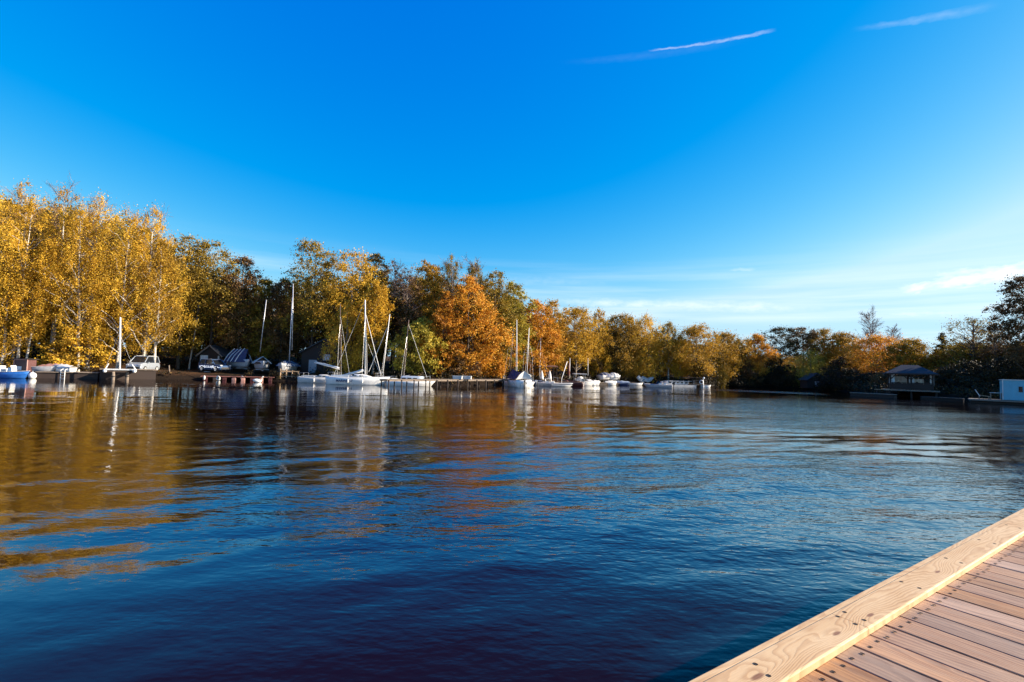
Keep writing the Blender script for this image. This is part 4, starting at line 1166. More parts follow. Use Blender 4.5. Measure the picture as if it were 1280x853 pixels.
sailboat('small sailboat behind the canopy boat with a thin mast', spot(736, cJ[1] + 3), 4.0, 1.7, R(95), .55, mast=mastpts((735, 448), (735, 470), cJ[1] + 3), mast_r=.04, cab=(-.1, .25, .3), shrouds=False)
dinghy('small boat under a white cover next to the canopy boat', spot(742, cJ[1] + 2.0, 0), 2.4, 1.2, R(30), GREYPAINT, .4, cover=CANVAS, name='covered_boat')
# brown-roofed shelter
p = spot(683, shore_depth(683) + 1.2); z0 = gz(p[0], p[1])
sh = thing('shelter', 'low open shelter with a flat reddish brown roof behind the masts', 'shelter', (p[0], p[1], z0), R(10))
mb = MB(); mb.box((0, 0, 2.15), (3.0, 2.0, .14), rx=.07); mb.build('roof', paint('brown_roof_sheet', (.20, .09, .06), .7, 0, .3, .2), sh)
for x in (-1.35, 1.35):
    for y in (-.9, .9):
        mb = MB(); mb.box((x, y, 1.03), (.1, .1, 2.06)); mb.build('post', DARKWOOD, sh)
mb = MB(); mb.box((0, .92, .9), (2.7, .05, 1.8)); mb.build('back_wall', DARKWOOD, sh)
for i, px in enumerate((677, 687)):
    q = at(px, 474, shore_depth(px) - .8)
    r = thing('folded_parasol', ('pale folded parasol by the first shelter post, beside the pale mast', 'pale folded parasol at the far end of the brown-roofed shelter')[i], 'parasol', (q[0], q[1], 0.45), 0, 'pale folded parasols by the shelter')
    mb = MB(); mb.tube([(0, 0, -1.5), (0, 0, 1.55)], .03, 6); mb.build('pole', GREYWOOD, r)
    mb = MB(); mb.tube([(0, 0, .35), (.02, 0, .6), (0, 0, 1.1), (0, 0, 1.6)], [.30, .26, .2, .05], 8); mb.build('cloth', CANVAS, r, True)
# low landing stages along the cluster
def stage(label, a, b_, h, wd, mat=GREYWOOD, floats=True):
    d = (b_ - a)[:2]; L = float(np.hypot(*d)); rz = math.atan2(d[1], d[0])
    r = thing('landing_stage', label, 'jetty', (a[0], a[1], 0), rz)
    mb = MB(); n = max(3, int(L / .3))
    for i in range(n): mb.box(((i + .5) * L / n, wd / 2, h), (L / n - .015, wd, .07))
    mb.build('planking', mat, r)
    mb = MB(); mb.box((L / 2, wd / 2, (h - .1) / 2 - .1), (L * .98, wd * .9, h - .1 + .2)); mb.build('float' if floats else 'wall', DARKWOOD, r)
    return r
stage('low grey landing stage behind the boats by the shelter', wl(658, 481.5), wl(745, 481), .38, 1.4)
stage('low dark landing stage under the domed boat covers', wl(746, 481), wl(800, 481.4), .35, 1.6)

# domed boat covers
def dome_boat(label, px, D, z, L, B, H_, m_, rz, stripes=None):
    p = at(px, 465, D)
    r = thing('covered_boat', label, 'boat', (p[0], p[1], z), rz, 'boats laid up under round covers')
    rings = hull_rings(L, B, .55, 9, .85, .2, .25)
    mb = MB(); mb.loft(rings); mb.build('hull', OFFWHITE, r, True)
    mb = MB(); rr = []
    for i in range(11):
        t = i / 10; x = -L * .5 + L * .98 * t; s_ = math.sin(PI * min(.985, max(.015, t))) ** .55
        rr.append([(x, -B * .55 * s_ * math.cos(a), .30 + H_ * s_ * math.sin(a) * (1 + .03 * math.sin(i * 2.2 + a * 3))) for a in np.linspace(0, PI, 9)])
    mb.loft(rr, closed=False, cap=False); cv = mb.build('cover', m_, r, True)
    if stripes:
        mb = MB()
        for i in (2, 4, 6, 8): mb.tube([(q[0], q[1] * 1.01, q[2] + .015) for q in rr[i]], .035, 5)
        mb.build('strap', stripes, cv)
    mb = MB()
    for x in (-L * .3, L * .25):
        for y in (-.5, .5): mb.box((x, y, -.15), (.12, .12, .55))
    mb.build('cradle', DARKWOOD, r)
    return r
dome_boat('boat laid up under a dark blue domed cover with pale edges', 756, shore_depth(756) + .6, .95, 2.6, 1.7, .74, NAVY, R(35), CANVAS)
dome_boat('boat laid up under a white domed cover, next to the dark blue one', 767, shore_depth(767) + .6, .95, 2.6, 1.7, .78, CANVAS, R(25), GREYPAINT)
dinghy('white covered dinghy in front of the two domed covers', wl(763, 481.6), 2.0, 1.1, R(12), OFFWHITE, .36, cover=CANVAS, name='covered_boat')
dinghy('dull violet-grey skiff just past the white domed cover', wl(775, 480.6), 3.0, 1.2, R(-25), NAVY, .34, cover=BLUEGREY, name='skiff')
dinghy('white rowing boat drawn up beside the bright poplars', wl(794, 480.2), 2.6, 1.2, R(10), OFFWHITE, .34)
for i, (px, tilt, m_) in enumerate(((800, .75, OFFWHITE), (806, .45, OFFWHITE), (812, -.5, OFFWHITE))):
    p = spot(px, shore_depth(px) + 1.0); 
    r = dinghy(('white dinghy stood on end at a steep slant under the bright poplars', 'pale dinghy propped up beside the steeply slanted one', 'pale dinghy propped the opposite way, nearest the motorboat')[i], (p[0], p[1], .9), 1.4, .7, R(0), m_, .3, 'dinghies propped up on the bank')
    r.rotation_euler = (R(70), tilt, 0)
cO = wl(823, 484.4); motorboat('white and grey motorboat with a dark outboard, out in front of the barge', cO, 4.0, 1.5, R(176), GREYPAINT, .4, motor=BLACK)
# long barge and pier head with lamp
ba, bb = wl(826, 483), wl(866, 483.6)
d_ = bb - ba; Lb = float(np.hypot(d_[0], d_[1])); rz = math.atan2(d_[1], d_[0])
bg_ = thing('barge', 'long low white houseboat barge ending at the pier head with the lamp', 'barge', (ba[0] + d_[0] / 2, ba[1] + d_[1] / 2, 0), rz)
mb = MB(); mb.loft([[(x, -1.1 * w_, -.2), (x, -1.2 * w_, .32), (x, 1.2 * w_, .32), (x, 1.1 * w_, -.2)] for x, w_ in ((-Lb / 2, .7), (-Lb / 2 + .5, 1), (Lb / 2 - .3, 1), (Lb / 2, .9))]); mb.build('hull', OFFWHITE, bg_)
mb = MB(); mb.box((-.2, .2, .62), (Lb * .66, 1.4, .5)); cb = mb.build('cabin', OFFWHITE, bg_, bevel=.04)
for k in range(5):
    mb = MB(); mb.box((-1.6 + .75 * k, -.515, .66), (.45, .03, .2)); mb.build('window', GLASSDK, cb)
mb = MB(); mb.box((.4, .2, .92), (Lb * .72, 1.7, .08)); mb.build('roof', GREYPAINT, bg_)
for k in range(6):
    mb = MB(); mb.tube([(-Lb / 2 + .5 + k * (Lb - 1) / 5, -1.1, .5), (-Lb / 2 + .5 + k * (Lb - 1) / 5, -1.1, 1.05)], .025, 5); mb.build('stanchion', ALU, bg_)
ph = wl(872, 483.8)
pr = thing('small_pier', 'small dark pier head with a roofed railing at the tip of the moored boats', 'pier', ph, R(5))
mb = MB(); mb.box((0, 0, .45), (2.6, 1.6, .1)); mb.build('planking', GREYWOOD, pr)
for x in (-1.2, 0, 1.2):
    for y in (-.7, .7):
        mb = MB(); mb.tube([(x, y, -1), (x, y, 1.5)], .045, 6); mb.build('post', DARKWOOD, pr)
mb = MB(); mb.box((-.9, 0, 1.54), (4.0, 1.9, .09)); mb.build('roof', DARKWOOD, pr)
mb = MB()
for z in (.8, 1.1): mb.box((0, -.75, z), (2.5, .04, .05))
mb.build('rail', GREYWOOD, pr)
lp = wl(879, 484.4)
lr = thing('lamp_post', 'white lamp post with a round globe at the end of the pier head', 'lamp', lp)
mb = MB(); mb.tube([(0, 0, -.8), (0, 0, .3), (0, 0, 1.35)], [.12, .10, .05], 8); mb.build('pole', PALEPOLE, lr, True)
mb = MB(); mb.sphere((0.08, 0, 1.52), .17, 10, 8); mb.build('globe', LAMP, lr, True)
lb = thing('lifebuoy', 'white lifebuoy hanging on the pier head below the lamp', 'lifebuoy', lp + np.array([-.35, -.1, .85]))
mb = MB(); mb.tube([(.28 * math.cos(a), 0, .28 * math.sin(a)) for a in np.linspace(0, 2 * PI, 17)], .075, 8); mb.build('ring', WHITE, lb, True)
dinghy('tiny white boat tied under the lamp at the pier head', wl(882, 484.0), 1.6, .8, R(-8), WHITE, .3)

# ------------------------------------------------------------------ the near end of the far shore: docks by the birches
stage('dark floating dock under the birches, low over the water', spot(44, shore_depth(44) - 1.2), spot(123, shore_depth(123) - .8), .62, 2.4)
rb = dinghy('blue motor launch with white seats, cut by the picture edge', wl(10, 470.2), 3.9, 1.5, R(-3), BLUE, .55, console=True, name='launch', motor=WHITE)
for i, (px, py, r_, lab) in enumerate(((30.5, 469.8, .22, 'white round buoy touching the stern of the blue launch'), (41, 469.9, .34, 'big white round buoy, largest of those by the blue launch'))):
    p = wl(px, py); r = thing('buoy', lab, 'buoy', p, 0, 'white round buoys')
    mb = MB(); mb.sphere((0, 0, r_ * .75), r_, 14, 10); mb.build('float', WHITE, r, True)
    mb = MB(); mb.tube([(0, 0, r_ * 1.7), (0, 0, r_ * 1.7 + .14)], .04, 6); mb.build('eye', GREYPAINT, r)
p = wl(12, 470.8); r = thing('buoy', 'orange and white cone buoy in front of the blue launch', 'buoy', p)
mb = MB(); mb.tube([(0, 0, -.1), (0, 0, .12), (0, 0, .5)], [.26, .26, .05], 12); mb.build('cone', ORANGE, r, True)
mb = MB(); mb.tube([(0, 0, -.15), (0, 0, .04)], [.3, .3], 12); mb.build('base', WHITE, r, True)
D = shore_depth(30) - .4; p = at(26, 455, D)
kr = thing('kiosk', 'small red kiosk with a pale frame behind the blue launch', 'kiosk', (p[0], p[1], .62), R(-10))
mb = MB(); mb.box((0, .4, .55), (1.5, .8, 1.1)); mb.build('wall', RED, kr)
mb = MB()
for x in (-.77, .77): mb.box((x, -.02, .58), (.08, .06, 1.16))
for z in (.04, 1.14): mb.box((0, -.02, z), (1.62, .06, .08))
mb.build('frame', PINKISH, kr)
mb = MB(); mb.box((-.25, -.03, .3), (.8, .05, .36)); mb.build('notice_panel', CANVAS, kr)
mb = MB(); mb.box((0, .4, 1.2), (1.75, 1.05, .07)); mb.build('roof', DARKWOOD, kr)
dinghy('grey boat with a low coaming lying along the dark floating dock', at(48, 463, shore_depth(48)) * [1, 1, 0] + [0, 0, .68], 3.2, 1.2, R(2), GREYPAINT, .38, name='skiff', seat=False)
dinghy('faded pink covered boat on the dark floating dock', at(66, 463, shore_depth(66) + .4) * [1, 1, 0] + [0, 0, .68], 2.2, 1.1, R(10), PINKISH, .36, cover=PINKISH, name='covered_boat')
dinghy('white boat upturned look cover, at the far end of the dark floating dock'.replace('upturned look cover', 'under a smooth white cover'), at(79, 463, shore_depth(79) - .2) * [1, 1, 0] + [0, 0, .68], 2.0, 1.1, R(178), WHITE, .34, cover=CANVAS, name='covered_boat')
p = spot(76, shore_depth(76) - 1.1); r = thing('swim_ladder', 'small white swim ladder and rail hanging from the floating dock', 'ladder', (p[0], p[1], 0), 0)
mb = MB()
for x in (0, .4): mb.tube([(x, 0, -.5), (x, 0, .85), (x, .25, .95)], .03, 6)
mb.build('rail', PALEPOLE, r)
for z in (.05, .3, .55):
    mb = MB(); mb.box((.2, 0, z), (.4, .05, .03)); mb.build('rung', ALU, r)
# timber quay wall, catamaran on its posts
stage('timber quay wall of grey planks below the white van', spot(124, shore_depth(124) - .9), spot(196, shore_depth(196) - .5), 1.0, 2.8, GREYWOOD, False)
pc = on(149, 475.5); dc = pc[1]
ct = thing('catamaran', 'small white catamaran seen end-on under a bare white mast', 'catamaran', (pc[0], pc[1], 0), R(38))
for sx_ in (-1, 1):
    mb = MB(); x = sx_ * 1.15
    mb.loft([[(x + w_ * .17 * math.cos(a), y, .88 + h_ * .17 * math.sin(a)) for a in np.linspace(0, 2 * PI, 9)[:-1]] for y, w_, h_ in ((-.35, .5, .5), (-.2, .9, .9), (.6, 1, 1.05), (2.6, 1, 1.1), (3.3, .2, .5))]); mb.build('hull', WHITE, ct, True)
    mb = MB(); mb.tube([(x + .15 * sx_, .2, .95), (x - .22 * sx_, .25, 1.55)] if sx_ > 0 else [(x, .2, .95), (x + .25, .25, 1.6)], .045, 6); mb.build('rudder', PALEPOLE, ct)
mb = MB(); mb.box((0, .5, 1.02), (2.5, .1, .1)); mb.box((0, 2.2, 1.02), (2.5, .1, .1)); mb.build('crossbeam', ALU, ct)
mb = MB(); mb.box((0, 1.35, 1.03), (1.9, 1.6, .03)); mb.build('trampoline', GREYPAINT, ct)
mtop = pt(pc, R(38), at(150.5, 397, dc + .5)); mfoot = pt(pc, R(38), at(150, 458, dc + .5)); mb = MB(); mb.tube([(mfoot[0], mfoot[1], 1.0), mtop], [.08, .06], 8); mb.build('mast', PALEPOLE, ct, True)
mb = MB()
for sx_ in (-1, 1): mb.tube([(mtop[0], mtop[1], mtop[2] * .75), (sx_ * 1.15, 1.2, 1.05)], .008, 4)
mb.build('shrouds', ALU, ct)
for i, px in enumerate((139, 156.5)):
    p = on(px, 475.2)
    r = thing('mooring_post', ('grey mooring post under the catamaran hull farther from the van', 'grey mooring post under the catamaran hull nearer the van')[i], 'post', (p[0], p[1] + .2, 0), 0, 'mooring posts under the catamaran')
    mb = MB(); mb.tube([(0, 0, -1), (0.03, 0, .3), (0, 0, .80)], [.15, .14, .12], 9); mb.build('shaft', GREYWOOD, r, True)
    mb = MB(); mb.tube([(0, 0, .30), (0, 0, .40)], .17, 10); mb.build('band', BLACK, r, True)

# ------------------------------------------------------------------ vehicles
def car(label, c, rz, L, Wd, prof, glass, paint_m, zb=.28, wheel_r=.32, wheels=(.18, .80), name='parked_car', cat='car', rack=False):
    """prof: list of (x fraction, bottom z, top z, half width factor) along the car, front first"""
    r = thing(name, label, cat, c, rz)
    mb = MB(); rings = []
    for (f, z0, z1, wf) in prof:
        x = L * (0.5 - f); w_ = Wd / 2 * wf
        rings.append([(x, -w_ * .94, z0), (x, -w_, z0 + (z1 - z0) * .35), (x, -w_ * .97, z0 + (z1 - z0) * .72), (x, -w_ * .86, z1), (x, w_ * .86, z1), (x, w_ * .97, z0 + (z1 - z0) * .72), (x, w_, z0 + (z1 - z0) * .35), (x, w_ * .94, z0)])
    mb.loft(rings); bd = mb.build('body', paint_m, r, bevel=.025)
    mb = MB(); rings = []
    for (f, z0, z1, wf) in glass:
        x = L * (0.5 - f); w_ = Wd / 2 * wf
        rings.append([(x, -w_, z0), (x, -w_ * (1 - .2 * (z1 - z0)), z1), (x, w_ * (1 - .2 * (z1 - z0)), z1), (x, w_, z0)])
    mb.loft(rings); gl = mb.build('windows', GLASSDK, r)
    # roof and pillars
    f0, f1 = glass[1][0], glass[-2][0]; zt = max(g[2] for g in glass)
    mb = MB(); mb.box((L * (.5 - (f0 + f1) / 2), 0, zt + .02), (L * (f1 - f0) + .06, Wd * .80, .07)); mb.build('roof', paint_m, r, bevel=.03)
    for sgn in (1, -1):
        for (ga, gb) in ((0, 1), (-1, -2)):
            a, b_ = glass[ga], glass[gb]
            mb = MB(); mb.tube([(L * (.5 - a[0]), sgn * Wd / 2 * a[3] * .98, a[1] + .01), (L * (.5 - b_[0]), sgn * Wd / 2 * b_[3] * .86, zt)], .05, 6); mb.build('pillar', paint_m, r)
        xm = L * (.5 - (f0 + f1) / 2 - .02); mb = MB(); mb.box((xm, sgn * Wd / 2 * .9, (glass[1][1] + zt) / 2), (.09, .05, zt - glass[1][1]), rx=sgn * .16); mb.build('pillar', paint_m, r)
    for fx in wheels:
        for sgn in (1, -1):
            x = L * (.5 - fx); y = sgn * (Wd / 2 - .09)
            mb = MB(); mb.tube([(x, y - .11, wheel_r), (x, y + .11, wheel_r)], wheel_r, 18); wh = mb.build('wheel', BLACK, r, bevel=.02)
            mb = MB(); mb.tube([(x, y + sgn * .10, wheel_r), (x, y + sgn * .125, wheel_r)], wheel_r * .62, 14); mb.build('rim', ALU, wh)
    for sgn in (1, -1):
        mb = MB(); mb.box((L / 2 - .06, sgn * Wd * .36, zb + .46), (.14, .28, .12)); mb.build('headlight', OFFWHITE, r, bevel=.03)
        mb = MB(); mb.box((-L / 2 + .04, sgn * Wd * .42, zb + .6), (.08, .14, .3)); mb.build('tail_light', RED, r, bevel=.02)
        mb = MB(); mb.box((L * (.5 - .30), sgn * (Wd / 2 + .08), zb + .75), (.12, .18, .12)); mb.build('mirror', paint_m, r, bevel=.03)
    mb = MB(); mb.box((L / 2 - .01, 0, zb + .16), (.08, Wd * .7, .22)); mb.build('grille', BLACK, r)
    if rack:
        mb = MB()
        for sgn in (1, -1): mb.tube([(L * (.5 - f0) - .2, sgn * Wd * .36, zt + .09), (L * (.5 - f1) + .2, sgn * Wd * .36, zt + .09)], .025, 6)
        mb.build('roof_rail', ALU, r)
    return r
Dv = shore_depth(178) + 3.0
p = at(179, 455, Dv); zv = 2.2 + (at(179, 461, Dv)[2] - 2.2)
def ground_at(px, D): q = at(px, 465, D); return np.array([q[0], q[1], gz(q[0], q[1])])
gv = ground_at(178.5, Dv)
car('silver-white van parked facing the water above the timber quay', gv, R(-80), 3.9, 1.66,
    [(0, .34, .66, .86), (.03, .26, .86, .96), (.20, .24, 1.04, 1), (.30, .24, 1.08, 1), (.95, .24, 1.06, 1), (1.0, .34, .98, .94)],
    [(.18, 1.0, 1.02, .92), (.38, 1.0, 1.66, .90), (.92, 1.0, 1.68, .90), (.99, 1.0, 1.02, .90)], SILVER, rack=True, name='parked_van', cat='van')
Dw = shore_depth(270) + 2.6
gw = ground_at(268, Dw)
car('steel blue estate car parked in front of the gabled shed', gw, R(-22), 3.7, 1.6,
    [(0, .32, .60, .86), (.03, .24, .74, .96), (.28, .22, .86, 1), (.95, .22, .90, 1), (1.0, .32, .84, .94)],
    [(.26, .84, .86, .92), (.42, .84, 1.36, .88), (.90, .86, 1.38, .86), (.985, .86, .88, .88)], STEELBLUE, rack=True)

# ------------------------------------------------------------------ cove: rubble bank, red pontoons, shed, boats on shore
pj = ground_at(222, shore_depth(222) + .4)
ja, jb = on(196, 472.8), on(250, 474.0)
jt = thing('broken_jetty', 'old broken jetty of loose pale planks along the rubble bank', 'jetty', (ja[0], ja[1], 0), math.atan2(jb[1] - ja[1], jb[0] - ja[0]))
g_ = random.Random(4); Lj = float(np.hypot(*(jb - ja)[:2]))
mb = MB()
for k in range(16): mb.box((Lj * (.35 + .6 * g_.random()), 1.1 + g_.random() * .7, .50 + .05 * g_.random()), (1.2 + 1.2 * g_.random(), .2, .05), rz=g_.uniform(-.12, .12), ry=g_.uniform(-.05, .05))
mb.build('planks', TANWOOD, jt)
mb = MB(); mb.box((Lj * .6, 1.5, .2), (Lj * .7, 1.0, .5)); mb.build('bed', DARKWOOD, jt)
for k in range(14):
    f = g_.random(); q = ja + (jb - ja) * f; s_ = g_.uniform(.14, .34)
    r = thing('rock', 'pale rock in the rubble bank by the broken jetty', 'rock', (q[0], q[1] + g_.uniform(.1, .8), .05 + g_.uniform(0, .2)), g_.uniform(0, 6), 'rocks of the rubble bank')
    mb = MB(); mb.sphere((0, 0, 0), (s_ * 1.3, s_, s_ * .8), 8, 6); mb.v = [(x * (1 + .25 * math.sin(7 * y + k)), y * (1 + .2 * math.sin(9 * z + k)), z) for x, y, z in mb.v]; mb.build('stone', ROCK, r)
p = on(212, 473.6); r = thing('mooring_post', 'single grey post standing up out of the rubble bank', 'post', (p[0], p[1], 0)); mb = MB(); mb.tube([(0, 0, -.8), (-.05, 0, .6), (-.16, 0, 1.5)], [.08, .07, .06], 7); mb.build('shaft', GREYWOOD, r, True)
p = on(252, 474.2); r = thing('crate', 'pale grey crate at the end of the broken jetty', 'crate', (p[0], p[1] + 1.0, .45), .3); mb = MB(); mb.box((0, 0, .2), (.6, .4, .36)); mb.build('body', OFFWHITE, r, bevel=.02); mb = MB(); mb.box((0, 0, .40), (.64, .44, .04)); mb.build('lid', GREYPAINT, r)
# red pontoons
ra, rb_ = on(250, 475.3), on(343, 476.6)
rl = float(np.hypot(*(rb_ - ra)[:2])); rz = math.atan2(rb_[1] - ra[1], rb_[0] - ra[0])
rj = thing('red_pontoon', 'low red pontoon with pale worn edges in front of the estate car', 'pontoon', (ra[0], ra[1], 0), rz)
mb = MB(); n = 34
for k in range(n): mb.box((rl * (k + .5) / n, .7, .42), (rl / n - .02, 1.4, .06))
mb.build('planking', paint('worn_red_planks', (.20, .075, .06), .7, 0, .3, .4), rj)
for k in range(8):
    mb = MB(); mb.box((rl * (k + .5) / 8, .5, .14), (rl / 8 - .5, .9, .34)); mb.build('float', (RED, DARKWOOD, RED, PINKISH, PINKISH, RED, PINKISH, RED)[k], rj, bevel=.05)
for px, m_, lab in ((256, OFFWHITE, 'pale fender hanging at the start of the red pontoon'), (273, CANVAS, 'white coil of rope hanging on the red pontoon below the estate car'), (303, CANVAS, 'white coil of rope hanging on the red pontoon below the tarpaulin boat')):
    p = on(px, 475.9) + np.array([0, -.12, .3]); r = thing('rope_coil' if 'coil' in lab else 'fender', lab, 'rope' if 'coil' in lab else 'fender', p)
    mb = MB()
    if 'coil' in lab:
        for k in range(3): mb.tube([(.17 * math.cos(a) + .03 * k, .03 * k, .2 * math.sin(a) - .04 * k) for a in np.linspace(0, 2 * PI, 13)], .035, 6)
    else: mb.sphere((0, 0, 0), (.12, .12, .26), 8, 6)
    mb.build('rope' if 'coil' in lab else 'body', m_, r, True)
# swan
p = on(322, 478.2); sw = thing('swan', 'white swan swimming in front of the red pontoon', 'swan', p, R(15))
mb = MB(); rr = []
for x, w_, zc, h_ in ((-.48, .03, .26, .02), (-.36, .14, .18, .10), (-.1, .23, .14, .17), (.15, .22, .13, .17), (.32, .12, .15, .13), (.40, .07, .26, .09), (.42, .06, .40, .07), (.40, .05, .52, .06), (.44, .055, .60, .06), (.52, .05, .60, .05), (.58, .02, .57, .025)):
    rr.append([(x, w_ * math.cos(a), zc + h_ * math.sin(a)) for a in np.linspace(0, 2 * PI, 11)[:-1]])
mb.loft(rr); mb.build('body', FEATHER, sw, True)
mb = MB(); mb.tube([(.57, 0, .575), (.68, 0, .545)], [.028, .01], 6); mb.build('beak', YELLOW_BEAK, sw)
for sgn in (1, -1):
    mb = MB(); mb.sphere((-.12, sgn * .17, .24), (.32, .07, .14), 10, 6); mb.build('wing', FEATHER, sw, True)

def shed(label, px, D, w_, h_eave, h_ridge, dep, wall_m, roof_m, trim=None, door=None, win=None, rz=0.0, name='shed', cat='shed', loft_win=False):
    g = ground_at(px, D)
    r = thing(name, label, cat, g, rz)
    mb = MB(); mb.prism([(-w_ / 2, -.3), (w_ / 2, -.3), (w_ / 2, h_eave), (0, h_ridge), (-w_ / 2, h_eave)], 0, dep); mb.build('wall', wall_m, r)
    sl = math.atan2(h_ridge - h_eave, w_ / 2); ln = math.hypot(h_ridge - h_eave, w_ / 2) + .35
    mb = MB()
    for sgn in (1, -1): mb.box((sgn * (w_ / 4 + .12 * math.cos(sl)), dep / 2, (h_eave + h_ridge) / 2 + .06 - .1 * math.sin(sl)), (ln, dep + .7, .09), ry=sgn * sl)
    mb.build('roof', roof_m, r)
    if trim:
        mb = MB()
        for sgn in (1, -1): mb.box((sgn * (w_ / 4 + .12 * math.cos(sl)), -.38, (h_eave + h_ridge) / 2 + .05 - .1 * math.sin(sl)), (ln, .05, .16), ry=sgn * sl)
        mb.build('gable_trim', trim, r)
    if door:
        x, dw, dh, dm = door
        mb = MB(); mb.box((x, -.03, dh / 2), (dw, .06, dh)); d_o = mb.build('door', dm, r)
        mb = MB(); mb.box((x + dw * .38, -.08, dh * .5), (.05, .05, .16)); mb.build('handle', BLACK, d_o)
    for (x, z, ww, wh_, m_) in (win or []):
        mb = MB(); mb.box((x, -.03, z), (ww, .05, wh_)); f = mb.build('window', CANVAS, r)
        mb = MB()
        for sgn in (-1, 1): mb.box((x + sgn * ww * .235, -.06, z), (ww * .4, .03, wh_ * .82))
        mb.build('pane', m_, f)
    return r
PANE = paint('pale_curtained_pane', (.52, .54, .58), .25, 0, .1, 0)
shed('dark timber shed with a pale gable trim and a white door panel', 262, shore_depth(263) + 7.0, 2.8, 1.9, 3.1, 3.5, DARKWOOD, ROOFDK, trim=GREYWOOD, win=[(-.75, 1.3, .9, 1.25, PANE), (1.0, 1.3, .18, 1.2, PANE)], rz=R(4))
shed('dark boathouse with one small white window, under the tall golden tree', 405, shore_depth(405) + 5.2, 6.0, 2.9, 4.6, 6.0, DARKWOOD, ROOFDK, door=(-1.5, 1.0, 2.0, GREYPAINT), win=[(.3, 2.35, 1.0, .75, PANE)], rz=R(-3), name='boathouse', cat='boathouse')
# tarpaulin boats on trailers
def tarp_boat(label, px, D, L, B, h, rz, tarp, straps, mast=None, group='boats laid up in the cove'):
    g = ground_at(px, D); z0 = .75
    r = thing('tarpaulin_boat', label, 'boat', g, rz, group)
    rings = [[(x, y, z + z0) for x, y, z in q] for q in hull_rings(L, B, .7, 11, .85, .2, .3)]
    mb = MB(); mb.loft(rings); mb.build('hull', GREYPAINT, r, True)
    mb = MB(); rr = []
    for i in range(9):
        t = i / 8; x = -L * .48 + L * .92 * t; w_ = B * .58 * (1 if t < .6 else 1 - .75 * ((t - .6) / .4) ** 2)
        sag = .10 * math.sin(i * PI) + .05 * math.sin(i * 2.4)
        rr.append([(x, -w_, z0 + .45), (x, -w_ * .62, z0 + .45 + h * .52), (x, 0, z0 + .55 + h + sag), (x, w_ * .62, z0 + .45 + h * .52), (x, w_, z0 + .45)])
    mb.loft(rr, closed=False, cap=False); tp_ = mb.build('tarpaulin', tarp, r)
    mb = MB()
    for i in (0, 2, 4, 6): mb.tube([(q[0], q[1] * 1.02, q[2] + .03) for q in rr[i]], .05, 6)
    mb.build('strap', straps, tp_)
    mb = MB(); mb.box((0, 0, .42), (L * .9, .1, .1))
    for x in (-L * .25, L * .2): mb.box((x, 0, .52), (.1, B * .8, .1))
    mb.build('trailer', GREYPAINT, r)
    for sgn in (1, -1):
        mb = MB(); mb.tube([(-L * .1, sgn * B * .4, .3), (-L * .1, sgn * (B * .4 + .16), .3)], .3, 14); mb.build('wheel', BLACK, r)
    if mast:
        mb = MB(); ca, sa = math.cos(-rz), math.sin(-rz)
        a, b_ = [pt(np.array(g), rz, q) for q in mast]; mb.tube([b_, a], .05, 7); mb.build('mast', ALU, r, True)
    return r
Dt = shore_depth(298) + 4.2
tarp_boat('boat on a trailer under a pale-ribbed blue tarpaulin tent', 300, Dt, 3.6, 2.0, 1.5, R(-35), NAVY, CANVAS)
Dt2 = shore_depth(328) + 2.6
tarp_boat('laid-up boat half under a dark cover with a white bow, its mast leaning', 327, Dt2, 3.8, 1.8, .7, R(-60), DARKWOOD, OFFWHITE, mast=(at(333, 375, Dt2), at(325, 440, Dt2)))
Dt3 = shore_depth(355) + 2.6
tarp_boat('laid-up boat with two pale masts standing over the dark cove', 358, Dt3, 4.4, 1.9, .5, R(-80), GREYPAINT, NAVY, mast=(at(366.5, 355, Dt3), at(365, 438, Dt3)))
q = at(362, 445, Dt3 + .8); r = thing('spare_mast', 'second pale mast leaning beside the taller one over the cove', 'mast', (q[0], q[1], gz(q[0], q[1])))
mb = MB(); a = at(365.5, 372, Dt3 + .8) - np.array(r.location); mb.tube([(0, 0, -.2), a], [.06, .045], 7); mb.build('shaft', ALU, r, True)
# post jetty by the yellow shrub
ya, yb = on(350, 476.5), on(372, 476.8)
r = thing('timber_jetty', 'dark timber frame of posts and a rail standing at the water below the two masts', 'jetty', (ya[0], ya[1], 0), math.atan2(yb[1] - ya[1], yb[0] - ya[0])); Ly = float(np.hypot(*(yb - ya)[:2]))
for k in range(4):
    mb = MB(); mb.tube([(Ly * k / 3, 0, -1), (Ly * k / 3, 0, 1.5 - .12 * k)], .08, 7); mb.build('post', TANWOOD, r, True)
mb = MB(); mb.box((Ly / 2, -.09, 1.15), (Ly, .05, .12)); mb.build('rail', TANWOOD, r)
mb = MB(); mb.box((Ly / 2, .6, .55), (Ly, 1.1, .08)); mb.build('planking', GREYWOOD, r)

# ------------------------------------------------------------------ across the water: hut, gazebo, cabin raft
shed('tiny dark gabled hut inside the yellow willow across the inlet', 1021, shore_depth(1021) + 0.9, 3.4, 1.2, 2.3, 2.2, DARKWOOD, ROOFDK, door=(.1, .9, .95, PANE), name='hut', cat='hut')
gp_ = on(1137.5, 497.5); gr = thing('gazebo', 'open timber gazebo with a blue slate hipped roof and white curtains, on the water', 'gazebo', gp_ * (1 + 1.8 / gp_[1]), R(-34))
HW, HD, ZF, ZE, ZR = 2.05, 1.7, .95, 3.0, 4.05
mb = MB(); ov = .55
e = [(-HW - ov, -HD - ov, ZE - .06), (HW + ov, -HD - ov, ZE - .06), (HW + ov, HD + ov, ZE - .06), (-HW - ov, HD + ov, ZE - .06)]
k = [(-.8, 0, ZR), (.8, 0, ZR)]
mb.add(e + k, [(0, 1, 5, 4), (1, 2, 5), (2, 3, 4, 5), (3, 0, 4), (3, 2, 1, 0)]); mb.build('roof', SLATE, gr)
mb = MB()
